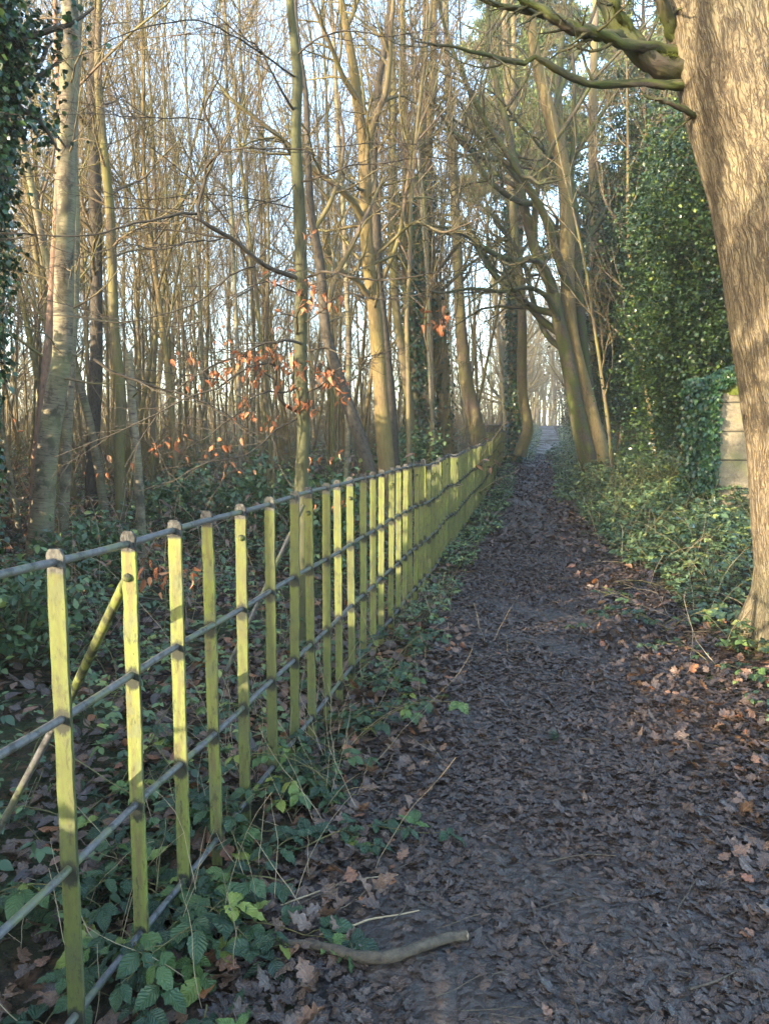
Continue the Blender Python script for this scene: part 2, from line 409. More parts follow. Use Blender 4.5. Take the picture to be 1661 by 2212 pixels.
M = dict(
    oak=m_oak(), birch=m_birch(), post=m_post(), rail=m_rail(), litter=m_litter(),
    ground=m_ground('woodland_floor', False), path=m_ground('muddy_path', True), stone=m_stone(),
    beech=m_bark('algae_bark', (.045, .045, .028), (.085, .085, .042), (.025, .022, .018), (26, 9, 1), (.085, .09, .025), .35, .3, .003),
    wood=m_bark('woodland_bark', (.065, .05, .03), (.15, .115, .062), (.025, .02, .015), (45, 9, 1), (.155, .15, .035), .6, .7, .01, .8),
    ridged=m_bark('ridged_bark', (.10, .07, .036), (.21, .15, .066), (.035, .026, .018), (70, 8, 1), (.15, .13, .035), .45, .9, .012),
    twig=m_bark('twig_bark', (.065, .045, .03), (.15, .108, .058), (.03, .022, .018), (40, 12, 1), (.16, .155, .04), .6, .3, .003, .9),
    dark=m_bark('dark_twig_bark', (.042, .034, .024), (.09, .074, .052), (.02, .017, .013), (40, 14, 1), None, 0, .4, .003),
    pine=m_bark('pine_bark', (.14, .085, .055), (.27, .165, .105), (.06, .04, .03), (30, 8, 1), None, 0, .8, .01),
    mossy=m_bark('mossy_bark', (.045, .036, .026), (.10, .08, .055), (.02, .016, .012), (50, 12, 1), (.065, .085, .014), .8, .9, .012, 0, 2.),
    ivy=m_leaf('ivy_leaf', [(0, (.012, .035, .014)), (.6, (.025, .065, .022)), (.9, (.05, .10, .03)), (1, (.10, .16, .04))], .3, .5, .12),
    holly=m_leaf('holly_leaf', [(0, (.014, .032, .012)), (.55, (.04, .075, .02)), (.85, (.10, .15, .03)), (1, (.24, .28, .05))], .30, .55, .12),  # yellowish upper stops paint warm sunlight into the leaf colour
    yew=m_leaf('yew_needles', [(0, (.012, .03, .015)), (.7, (.03, .055, .025)), (1, (.08, .11, .04))], .5, .3, .1),
    needles=m_leaf('pine_needles', [(0, (.06, .10, .035)), (.6, (.13, .18, .06)), (1, (.24, .29, .09))], .5, .3, .2),
    bramble=m_leaf('bramble_leaf', [(0, (.018, .042, .022)), (.5, (.030, .066, .028)), (.8, (.055, .10, .032)), (.92, (.10, .17, .04)), (1, (.24, .27, .045))], .38, .45, .18, 1.),
    cover=m_leaf('ground_cover_leaf', [(0, (.042, .075, .034)), (.5, (.075, .125, .05)), (.85, (.13, .185, .06)), (1, (.24, .26, .06))], .36, .45, .16),
    beechleaf=m_leaf('russet_leaf', [(0, (.26, .085, .035)), (.6, (.44, .155, .065)), (1, (.58, .27, .13))], .55, .3, .35, .8),
    cane=m_simple('bramble_cane', (.08, .06, .03), (.16, .15, .05), 40),
    straw=m_simple('dry_straw', (.28, .21, .12), (.42, .33, .2), 40),
    moss=m_simple('moss', (.05, .065, .01), (.13, .15, .02), 40, .95, .9, .02),
    stick=m_simple('stick_bark', (.035, .028, .022), (.13, .105, .07), 55, .8, .8, .006),
    cut=m_simple('cut_wood', (.30, .2, .11), (.42, .3, .17), 60),
)

# ------------------------------------------------------------------ ground and path
def gridmesh(xs, ys, f, name, mat):
    X, Y = np.meshgrid(xs, ys); Z = f(X, Y); V = np.stack([X, Y, Z], -1).reshape(-1, 3)
    idx = np.arange(len(xs)*len(ys)).reshape(len(ys), len(xs))
    Q = np.stack([idx[:-1, :-1], idx[:-1, 1:], idx[1:, 1:], idx[1:, :-1]], -1).reshape(-1, 4)
    mb = MB(); mb.add(V, Q); return mb.build(name, mat)
xs = np.concatenate([np.linspace(-120, -14, 30), np.linspace(-13.5, -3.1, 60), np.arange(-3, 6, .07), np.linspace(6.1, 14, 60), np.linspace(14.5, 120, 40)])
ys = np.concatenate([np.linspace(-60, -3, 20), np.arange(-2.8, 12, .07), np.linspace(12.1, 50, 200), np.linspace(50.5, 200, 90)])
tag(gridmesh(xs, ys, ground, 'ground', M['ground']), kind='structure')
def path_mesh():
    yy = np.concatenate([np.arange(-3, 12, .05), np.linspace(12.05, 130, 500)])
    w = np.linspace(0, 1, 46)
    l = fence_x(yy)+.42+.12*np.sin(yy*1.7)+.07*np.sin(yy*4.1); l = np.where(yy > 40, .2*yy-.6, l)
    r = edge_x(yy)+.1*np.sin(yy*1.3+1)+.06*np.sin(yy*3.7); r = np.where(yy > 40, l+2.6, r)
    X = l[:, None]+(r-l)[:, None]*w[None]; Y = yy[:, None]*np.ones_like(X)
    Z = ground(X, Y)+.014 - .02*(np.abs(w-.5)*2)[None]**6
    V = np.stack([X, Y, Z], -1).reshape(-1, 3); idx = np.arange(X.size).reshape(X.shape)
    Q = np.stack([idx[:-1, :-1], idx[:-1, 1:], idx[1:, 1:], idx[1:, :-1]], -1).reshape(-1, 4)
    mb = MB(); mb.add(V, Q); return mb.build('path', M['path'])
tag(path_mesh(), kind='structure')

# ------------------------------------------------------------------ leaf litter
def litter():
    mb = MB()
    def scatter(n, y0, y1, xl, xr, size, st, bright, lift=.004, tilt=.22, dens=None):
        y = y0+(y1-y0)*rng.random(n)**.85
        x = xl(y)+(xr(y)-xl(y))*rng.random(n)
        if lift < .02:
            mud = np.sin(x*2.3+1.7*np.sin(y*1.1))*np.sin(y*1.9+x)+.6*np.sin(x*7+y*5); keep = mud+rng.normal(0, .5, n) > -.75; x, y = x[keep], y[keep]; n = len(x)
        z = ground(x, y)+.016+rng.random(n)*lift
        s = rng.uniform(.6, 1.15, n)*size
        r = np.clip(rng.beta(2, 2.6, n)*bright+(rng.random(n) < .035)*.45*rng.random(n)+(.16 if bright > .9 else 0), 0, 1)
        leaves(mb, np.stack([x, y, z], 1), rng.uniform(0, 6.28, n), rng.normal(0.02, tilt, n), rng.normal(0, tilt*1.2, n), s, st, .30 if not dens else .26, 3.5 if st > 5 and not dens else 0, .38, rng.normal(.12, .28, n), rng.normal(.1, .5, n), r, .72)
    pl = lambda y: fence_x(y)+.3
    pr = lambda y: edge_x(y)+.3
    scatter(12000, 1.1, 5.2, pl, pr, .056, 10, .6, .003, .11)
    scatter(15000, 1.1, 5.2, pl, pr, .038, 7, .75, .003, .15, 1)
    scatter(14000, 5.0, 11, pl, pr, .056, 7, .6, .003, .12)
    scatter(10000, 5.0, 11, pl, pr, .050, 5, .75, .003, .15, 1)
    scatter(15000, 10, 38, pl, pr, .10, 4, .7, .01, .3)
    # drier redder leaves off the trodden line
    scatter(2600, 1.2, 6, lambda y: edge_x(y)-.5, lambda y: edge_x(y)+2.4, .075, 10, .95, .03, .38)
    scatter(3600, 5, 16, lambda y: edge_x(y)-.4, lambda y: edge_x(y)+3, .09, 5, 1., .03, .4)
    scatter(2200, 1.3, 6, lambda y: fence_x(y)-1.2, lambda y: fence_x(y)+.7, .078, 10, .98, .03, .38)
    scatter(6500, 2.5, 12, lambda y: fence_x(y)-5-.3*y, lambda y: fence_x(y)+.3, .09, 5, 1.02, .04, .4)
    scatter(7000, 10, 34, lambda y: fence_x(y)-12, lambda y: fence_x(y)+.6, .14, 4, 1., .05, .4)
    scatter(2500, 16, 40, lambda y: edge_x(y)-.8, lambda y: edge_x(y)+2.5, .12, 4, 1.05, .03, .4)
    return mb.build('leaf_litter', M['litter'])
tag(litter(), 'wet brown and russet fallen leaves covering the muddy path and woodland floor', 'fallen leaves', kind='stuff')

# ------------------------------------------------------------------ fence
FA = math.atan(.2)
fence = empty('fence', (float(fence_x(1.84)), 1.84, 0), 'long fence of yellow green flat posts with four round grey rails beside the path', 'fence')
FY = [1.22, 1.53, 1.84, 2.166, 2.446, 2.71, 2.986, 3.31, 3.62, 3.91, 4.2, 4.47, 4.78, 5.1, 5.41, 5.68, 6.06, 6.40]
while FY[-1] < 37.5: FY.append(FY[-1]+.305)
RZ = (1.238, .85, .45, .05)
def post_mesh(mb, ox=0, oy=0, oz=0, rot=0, hi=True, jit=.0009):
    w, t, H = .0228, .0052, 1.268
    if hi:
        zs = np.concatenate([np.linspace(-.25, 1.235, 40), [1.250, 1.258, 1.266, H]])
        ws = np.concatenate([np.full(41, w), [w*.90, w*.66, w*.62]]); ws[40] = w
    else: zs = np.array([-.2, 1.235, H]); ws = np.array([w, w, w*.45])
    n = len(zs)
    jx = rng.normal(0, jit, (n, 2))*(1 if hi else 0)
    c, s = math.cos(rot), math.sin(rot)
    b = .0014
    prof = [(-1, -1, b, 0), (-1, 1, b, 0)]
    xs_ = np.stack([-ws+jx[:, 0], -ws+b+jx[:, 0], ws-b+jx[:, 1], ws+jx[:, 1], ws+jx[:, 1], ws-b+jx[:, 1], -ws+b+jx[:, 0], -ws+jx[:, 0]], 1)
    ys_ = np.stack([np.full(n, q) for q in (-t+b, -t, -t, -t+b, t-b, t, t, t-b)], 1)
    X = xs_*c-ys_*s+ox; Y = xs_*s+ys_*c+oy; Z = zs[:, None]+oz+xs_*0
    V = np.stack([X, Y, Z], -1).reshape(-1, 3); idx = np.arange(n*8).reshape(n, 8); nx = np.roll(idx, -1, 1)
    Q = np.stack([idx[:-1], nx[:-1], nx[1:], idx[1:]], -1).reshape(-1, 4)
    cap = idx[-1]
    Q = np.vstack([Q, [[cap[0], cap[1], cap[2], cap[3]], [cap[3], cap[4], cap[7], cap[0]], [cap[4], cap[5], cap[6], cap[7]]]])
    mb.add(V, Q)
pm = []
for i in range(7):
    b = MB(); post_mesh(b); pm.append(b.mesh('post', M['post'], False))
def bolt_mesh():
    mb = MB(); a = np.array([[0, -.005, 0], [0, -.012, 0], [0, -.0125, 0], [0, -.019, 0], [0, -.0195, 0]]); tubes(mb, a, np.array([.013, .013, .010, .009, .0005]), 8)
    return mb.mesh('bolt', M['post'])
bm_ = bolt_mesh()
bolts = {3, 6, 9, 12, 16, 20, 24, 28, 32, 36, 41}
base = np.array(fence.location)
far_posts = MB()
for i, y in enumerate(FY):
    x = float(fence_x(y)); z = float(ground(x, y))*(1 if y > 8 else 0)
    if i < 98:
        o = bpy.data.objects.new('post', pm[(i*3+i//5) % 7]); COL.objects.link(o); o.parent = fence
        o.location = (x-base[0], y-base[1], z-base[2]); o.rotation_euler = (random.gauss(0, .006), random.gauss(0, .007), -FA+random.gauss(0, .05))
        if i in bolts:
            b = bpy.data.objects.new('bolt', bm_); COL.objects.link(b); b.parent = o; b.location = (random.gauss(.002, .003), 0, 1.135)
    else: post_mesh(far_posts, x-base[0], y-base[1], z, -FA, False)
o = far_posts.build('far_posts', M['post'], fence, False); o['kind'] = 'stuff'
ry = np.concatenate([np.arange(.5, 10, .05), np.arange(10, 37.6, .2)])
for j, rz in enumerate(RZ):
    rx = fence_x(ry)+.0015*np.sin(ry*7+j); g = ground(rx, ry)*np.clip((ry-7)/2, 0, 1)
    zz = rz+g+.004*np.sin(ry*1.9+j*2)+.003*np.sin(ry*5.3+j)
    mb = MB(); tubes(mb, np.stack([rx, ry, zz], 1)-base, np.full(len(ry), .0105), 12); mb.build('rail', M['rail'], fence)
def stay(p, q, r, mat, kink=True):
    mb = MB(); p = np.array(p); q = np.array(q)
    L = [p, p+(q-p)*.06+np.array([0, 0, .01]), p+(q-p)*.5+np.array([0, 0, .01]), q] if kink else [p, (p+q)/2, q]
    P_, R2 = interp_line(L, [r]*len(L), 14); tubes(mb, P_-base, R2, 8); mb.build('brace', mat, fence)
p2 = np.array([fence_x(2.166), 2.175, 1.135])
stay(p2, at(128, 1560, 2.75), .016, M['post'])
stay(at(122, 1560, 1.85), at(-60, 1900, 2.1), .010, M['rail'], False)
stay(at(656, 1090, 3.75), at(488, 1450, 3.75), .010, M['rail'], False)

# ------------------------------------------------------------------ trees with their own shape
def solo(P, R, n=60, sides=14, wobble=.06, seed=0):
    P, R = interp_line(P, R, n); mb = MB()
    a = np.arange(sides)/sides*2*math.pi; t = np.arange(n)
    w = 1+wobble*(np.sin(a[None]*3+t[:, None]*.23+seed)*.5+np.sin(a[None]*2-t[:, None]*.41+seed*2)*.5+rng.normal(0, .25, (n, sides)))
    tubes(mb, P, R, sides, None, w[None]); return mb, P, R
def to_base(o_parent, obs):
    for o in obs:
        o.parent = o_parent
        o.data.transform(__import__('mathutils').Matrix.Translation([-c for c in o_parent.location]))
def fan(mb, P, R, L, spec, mins=.0035):
    cur = (P, R, L)
    for s in spec:
        s = dict(s); sd = s.pop('sides', 4)
        cur = sprout(*cur, **s); tubes(mb, cur[0], cur[1], sd)
    return cur
def tree_thing(name, label, cat, trunk, trunk_mat, branches, br_mat, group=None, extra=None, n=60, sides=14, auto=None, wobble=.06):
    """trunk: (points, radii); branches: list of (points, radii); auto: sprout specs of the branches; returns the root"""
    P0 = trunk[0][0]
    e = empty(name, tuple(P0), label, cat, group)
    mb, P, R = solo(trunk[0], trunk[1], n, sides, wobble)
    tr = mb.build('trunk', trunk_mat)
    obs = [tr]
    cb = MB(); tips = []
    for bp, br in branches:
        Pb, Rb = interp_line(bp, br, 26)
        Pb = Pb+np.cumsum(rng.normal(0, .004, Pb.shape), 0)
        tubes(cb, Pb, Rb, 8)
        Lb = np.array([np.linalg.norm(Pb[1:]-Pb[:-1], axis=1).sum()])
        if auto: tips.append(fan(cb, Pb[None], Rb[None], Lb, auto['branch']))
    if auto and auto.get('trunk'):
        Lt = np.array([np.linalg.norm(P[1:]-P[:-1], axis=1).sum()])
        tips.append(fan(cb, P[None], R[None], Lt, auto['trunk']))
    if cb.V: obs.append(cb.build('crown', br_mat))
    to_base(e, obs)
    return e, tips
def ivy_on(e, P, R, n, spread, size, mat, name='ivy', z0=0, z1=99, pr=(.5, 1)):
    """a coat of leaves round a stem"""
    P, R = interp_line(P, R, 60)
    t = rng.random(n); i = (t*58).astype(int); c = P[i]+(P[i+1]-P[i])*rng.random((n, 1)); r = R[i]
    a = rng.uniform(0, 6.28, n)
    clump = .5+.5*np.sin(c[:, 2]*2.3+a*2)*np.sin(c[:, 2]*5.1-a)
    d = r+spread*rng.random(n)**1.3*(.35+clump)
    p = c+np.stack([np.cos(a)*d, np.sin(a)*d, rng.normal(0, .05, n)], 1)
    mb = MB(); leaves(mb, p, a-1.57+rng.normal(0, .5, n), rng.normal(-.9, .5, n), rng.normal(0, .5, n), rng.uniform(.6, 1.2, n)*size, 4, .45, 0, 0, .15, .3, None, .7)
    o = mb.build(name, mat); to_base(e, [o]); return o

# right oak: leaning trunk with real bark relief
from mathutils import noise as mn, Vector
def big_oak():
    zc = [(3.02, 5.0, -.15, .60), (2.98, 5.0, .0, .50), (2.93, 5.0, .18, .42), (2.88, 5.0, .5, .375), (2.81, 5.0, 1.0, .37), (2.73, 5.0, 1.6, .37), (2.59, 5.0, 2.3, .37), (2.45, 5.0, 3.0, .37), (2.27, 5.0, 3.6, .385), (2.13, 5.0, 4.1, .38), (1.95, 5.05, 4.9, .36), (1.66, 5.1, 6.0, .33), (1.4, 5.2, 8.0, .26), (1.3, 5.3, 10.5, .12)]
    P = np.array([q[:3] for q in zc]); R = np.array([q[3] for q in zc])
    n, sides = 560, 220
    P, R = interp_line(P, R, n)
    a = np.arange(sides)/sides*2*math.pi
    W = np.ones((n, sides))
    z = P[:, 2]
    but = np.clip((.75-z)/.75, 0, 1)**1.6
    for c, am in ((2.45, .75), (3.9, .6), (5.2, .5), (.9, .5)):
        W += but[:, None]*am*np.exp(-((a[None]-c+math.pi) % (2*math.pi)-math.pi)**2/.10)
    hgt = np.zeros((n, sides))
    for i in range(n):
        for j in range(sides):
            if 1.2 < a[j] < 6.0 or True:
                x, y = math.cos(a[j])*3.0, math.sin(a[j])*3.0
                zz = z[i]*2.3
                q = mn.noise(Vector((x*2.6+zz*.15, y*2.6, zz*.9)))*.5
                hgt[i, j] = .6*mn.noise(Vector((x*.5, y*.5, zz*.3)))+ .42*abs(mn.noise(Vector((x*3.2+q, y*3.2+q, zz*1.1))))+.22*abs(mn.noise(Vector((x*7, y*7, zz*3))))
    W += hgt*.075
    mb = MB(); tubes(mb, P, R, sides, None, W[None])
    e = empty('oak_tree', (2.95, 5.0, 0), 'huge leaning oak with warm furrowed bark and mossy limb at the right of the path', 'tree')
    obs = [mb.build('trunk', M['oak'])]
    cb = MB(); brs = []
    Y0 = 5.05
    brs.append((pts((1580, 190, Y0), (1490, 158, 5.02), (1430, 140, 4.95), (1375, 108, 4.9), (1322, 40, 4.9), (1300, -60, 5.1), (1260, -260, 5.4)), [.10, .082, .064, .056, .05, .045, .03]))
    brs.append((pts((1560, 190, Y0), (1470, 184, 4.98), (1350, 178, 4.85), (1280, 184, 4.7), (1235, 168, 4.6), (1195, 145, 4.5), (1165, 125, 4.5), (1130, 140, 4.5), (1085, 132, 4.4), (1040, 115, 4.3), (980, 98, 4.2), (900, 84, 4.1)), [.04, .028, .022, .021, .019, .017, .015, .013, .011, .009, .007, .004]))
    brs.append((pts((1540, 110, Y0), (1440, 100, 4.96), (1360, 88, 4.75), (1310, 62, 4.65), (1250, 40, 4.6), (1190, 10, 4.6), (1110, -6, 4.6), (1000, -40, 4.6)), [.05, .034, .028, .028, .026, .022, .016, .01]))
    brs.append((pts((1395, 110, 4.92), (1350, 40, 4.8), (1320, -30, 4.7), (1240, -120, 4.6)), [.03, .027, .024, .012]))
    brs.append((pts((1345, 85, 4.9), (1300, 75, 4.7), (1240, 62, 4.6), (1180, 25, 4.5), (1150, 5, 4.5), (1060, -30, 4.4)), [.04, .035, .032, .024, .018, .01]))
    brs.append((pts((1580, 270, Y0), (1520, 262, 5.02), (1480, 235, 4.85), (1430, 205, 4.75), (1390, 190, 4.7)), [.026, .022, .017, .013, .008]))
    brs.append((pts((1540, 100, Y0), (1460, 72, 4.98), (1432, 0, 4.85), (1400, -60, 4.8), (1380, -200, 4.8)), [.06, .042, .036, .03, .015]))
    for bp, br in brs:
        Pb, Rb = interp_line(bp, br, 34); Pb = Pb+np.cumsum(rng.normal(0, .004, Pb.shape), 0)
        wob = 1+.16*rng.normal(0, 1, (1, 34, 10)); tubes(cb, Pb, Rb, 10, None, wob)
        Lb = np.array([np.linalg.norm(Pb[1:]-Pb[:-1], axis=1).sum()*.6])
        fan(cb, Pb[None], np.minimum(Rb[None], .02), Lb, [dict(m=7, t0=.35, ang=(30, 70), ratio=(.25, .5), n=6, wig=.2, trop=.02, minr=.003, sides=4), dict(m=4, t0=.2, ang=(25, 60), ratio=(.3, .6), n=4, wig=.2, trop=.02, minr=.0022, sides=3)])
    obs.append(cb.build('crown', M['mossy']))
    to_base(e, obs)
    # tufts of moss on the thick limb and at the foot
    mbm = MB(); Pb, Rb = interp_line(*brs[0], 60); k = 5000
    i = rng.integers(0, 58, k); aa = rng.normal(math.pi/2, .8, k)
    p = Pb[i]+(Pb[i+1]-Pb[i])*rng.random((k, 1))+np.stack([np.cos(aa)*Rb[i]*.3, -np.abs(np.cos(aa))*Rb[i]*.75, np.sin(aa)*Rb[i]*.85], 1)
    leaves(mbm, p, rng.uniform(0, 6.28, k), rng.uniform(-.3, 1.2, k), rng.normal(0, .5, k), rng.uniform(.012, .028, k), 3, .2, 0, 0, .2, .3)
    m_ = mbm.build('moss', M['moss']); to_base(e, [m_])
big_oak()

# multi-stemmed tree beside the path
TS = dict(branch=[dict(m=9, t0=.25, ang=(30, 60), ratio=(.3, .55), n=7, wig=.16, trop=.05, minr=.010, sides=4), dict(m=6, t0=.15, ang=(25, 60), ratio=(.35, .6), n=5, wig=.2, trop=.03, minr=.007, sides=3), dict(m=4, t0=.1, ang=(25, 60), ratio=(.35, .6), n=3, wig=.2, trop=.02, minr=.005, sides=3)])
Y = 20.
e, _ = tree_thing('multi_stemmed_tree', 'broad grey tree with several stems rising from one foot at the path edge', 'tree',
    (pts((1300, 1060, Y), (1292, 1000, Y), (1276, 920, Y), (1262, 850, Y), (1245, 780, Y), (1232, 714, Y), (1225, 600, Y), (1224, 460, Y), (1216, 360, Y), (1198, 290, Y), (1178, 210, Y), (1160, 140, Y), (1148, 60, Y), (1135, -60, Y), (1120, -260, Y)),
     [.42, .33, .26, .22, .205, .19, .18, .175, .165, .16, .15, .13, .12, .10, .05]), M['ridged'],
    [(pts((1278, 1010, Y-.1), (1255, 930, Y-.2), (1238, 840, Y-.2), (1222, 760, Y-.2), (1205, 680, Y-.2), (1192, 620, Y-.2), (1160, 550, Y-.3), (1140, 480, Y-.4), (1122, 400, Y-.5), (1108, 330, Y-.5), (1090, 250, Y-.6), (1060, 120, Y-.8), (1050, -60, Y-1)), [.26, .22, .19, .18, .165, .15, .14, .125, .11, .095, .08, .06, .03]),
     (pts((1278, 900, Y+.3), (1258, 750, Y+.4), (1246, 620, Y+.5), (1240, 500, Y+.6), (1232, 400, Y+.7), (1215, 310, Y+.8), (1205, 200, Y+1), (1215, 60, Y+1.3), (1225, -120, Y+1.5)), [.15, .16, .15, .14, .12, .10, .09, .07, .04]),
     (pts((1235, 640, Y), (1205, 560, Y-.5), (1180, 480, Y-1), (1150, 420, Y-1.4), (1120, 370, Y-1.8), (1080, 310, Y-2.2), (1040, 250, Y-2.6), (1000, 170, Y-3), (960, 60, Y-3.4), (930, -60, Y-4)), [.12, .11, .10, .09, .08, .07, .06, .05, .04, .03]),
     (pts((1195, 630, Y-.3), (1165, 565, Y-.8), (1110, 562, Y-1.6), (1060, 545, Y-2.4), (1010, 510, Y-3), (960, 490, Y-3.6), (900, 485, Y-4)), [.085, .075, .07, .06, .045, .03, .015]),
     (pts((1150, 440, Y-.5), (1120, 435, Y-1), (1080, 410, Y-1.6), (1045, 380, Y-2), (1020, 330, Y-2.4), (985, 290, Y-3), (940, 270, Y-3.4)), [.08, .07, .06, .05, .04, .03, .015]),
     (pts((1205, 690, Y-.3), (1180, 640, Y-.8), (1140, 620, Y-1.5), (1090, 628, Y-2), (1020, 620, Y-2.8), (950, 628, Y-3.4), (880, 600, Y-4)), [.08, .065, .055, .045, .035, .025, .012]),
     (pts((1125, 400, Y-.5), (1090, 350, Y-1), (1040, 340, Y-1.6), (990, 300, Y-2), (930, 200, Y-2.6), (900, 60, Y-3)), [.07, .06, .05, .04, .03, .015]),
     (pts((1225, 760, Y), (1180, 720, Y+1), (1150, 640, Y+1.5), (1130, 560, Y+2), (1080, 480, Y+2.5), (1040, 440, Y+3), (980, 420, Y+3.5)), [.09, .08, .07, .06, .05, .035, .02]),
     (pts((1190, 260, Y), (1215, 180, Y+.4), (1250, 100, Y+.8), (1290, 0, Y+1), (1330, -150, Y+1.2)), [.07, .06, .05, .04, .02])],
    M['mossy'], auto=TS, n=90, sides=22)

# oak-like tree behind the fence, straw coloured in the sun
Y = 12.
WS = dict(branch=[dict(m=8, t0=.2, ang=(30, 65), ratio=(.3, .6), n=6, wig=.18, trop=.05, minr=.006, sides=4), dict(m=6, t0=.15, ang=(25, 60), ratio=(.35, .6), n=4, wig=.2, trop=.03, minr=.004, sides=3), dict(m=3, t0=.1, ang=(25, 60), ratio=(.35, .6), n=3, wig=.2, trop=.02, minr=.0035, sides=3)],
          trunk=[dict(m=12, t0=.3, ang=(45, 80), ratio=(.08, .2), n=7, wig=.18, trop=.06, minr=.006, rad=.3, sides=4), dict(m=6, t0=.2, ang=(30, 60), ratio=(.35, .6), n=4, wig=.2, trop=.03, minr=.004, sides=3), dict(m=3, t0=.1, ang=(25, 60), ratio=(.35, .6), n=3, wig=.2, trop=.02, minr=.0035, sides=3)])
tree_thing('forked_tree', 'sunlit straw coloured tree with a high fork and ridged bark just behind the fence', 'tree',
    (pts((842, 1150, Y), (838, 1060, Y), (832, 980, Y), (825, 880, Y), (818, 780, Y), (810, 680, Y), (797, 580, Y), (790, 480, Y), (790, 400, Y), (783, 300, Y), (772, 220, Y), (764, 150, Y), (748, 60, Y), (735, -20, Y), (720, -200, Y)),
     [.15, .135, .125, .118, .11, .105, .098, .095, .092, .08, .075, .068, .062, .05, .03]), M['ridged'],
    [(pts((790, 380, Y), (800, 300, Y-.1), (812, 250, Y-.2), (832, 195, Y-.3), (843, 120, Y-.4), (848, 30, Y-.5), (855, -80, Y-.6)), [.065, .055, .05, .045, .04, .035, .02]),
     (pts((792, 490, Y), (760, 435, Y-.3), (715, 390, Y-.6), (660, 350, Y-.8), (620, 310, Y-1), (560, 260, Y-1.2), (500, 215, Y-1.4), (450, 150, Y-1.5)), [.06, .05, .045, .04, .035, .03, .022, .01]),
     (pts((805, 650, Y), (770, 610, Y-.3), (720, 570, Y-.6), (680, 520, Y-.8), (665, 480, Y-1)), [.05, .042, .035, .025, .015]),
     (pts((775, 220, Y), (740, 160, Y-.3), (710, 90, Y-.6), (680, 20, Y-.8), (640, -80, Y-1)), [.045, .038, .03, .025, .012]),
     (pts((748, 60, Y), (765, 20, Y), (780, -40, Y), (800, -160, Y)), [.04, .035, .028, .015]),
     (pts((800, 560, Y+.1), (850, 520, Y), (900, 480, Y-.3), (960, 500, Y-.6), (1040, 470, Y-1)), [.03, .025, .02, .015, .008])],
    M['wood'], auto=WS, n=80, sides=18)
Y = 12.8
tree_thing('dark_tree', 'dark straight tree close behind the forked tree, on its right side', 'tree',  # trunk bark darker than the forked tree's
    (pts((850, 1120, Y), (846, 980, Y), (840, 860, Y), (828, 720, Y), (815, 600, Y), (812, 480, Y), (806, 360, Y), (815, 200, Y), (840, 40, Y), (850, -160, Y)), [.13, .12, .11, .10, .09, .08, .07, .06, .05, .03]), M['dark'],
    [(pts((820, 620, Y), (860, 520, Y), (880, 400, Y), (900, 260, Y), (930, 120, Y)), [.04, .035, .03, .02, .01])], M['twig'], auto=WS)
Y = 10.8
tree_thing('leaning_tree', 'dark leaning tree with rough bark between the slim tree and the forked tree', 'tree',
    (pts((815, 1110, Y), (795, 1010, Y), (772, 930, Y), (750, 870, Y), (728, 800, Y), (705, 720, Y), (697, 640, Y), (690, 560, Y), (672, 460, Y), (665, 340, Y), (660, 200, Y), (640, 40, Y), (640, -150, Y)), [.105, .095, .088, .082, .078, .074, .07, .06, .055, .045, .035, .025, .015]), M['dark'],
    [(pts((700, 690, Y), (730, 600, Y), (760, 540, Y), (790, 470, Y+.4), (830, 380, Y+.6)), [.045, .04, .035, .03, .015]),
     (pts((680, 500, Y), (720, 420, Y), (740, 320, Y), (730, 200, Y)), [.035, .03, .025, .012])], M['twig'], auto=WS)

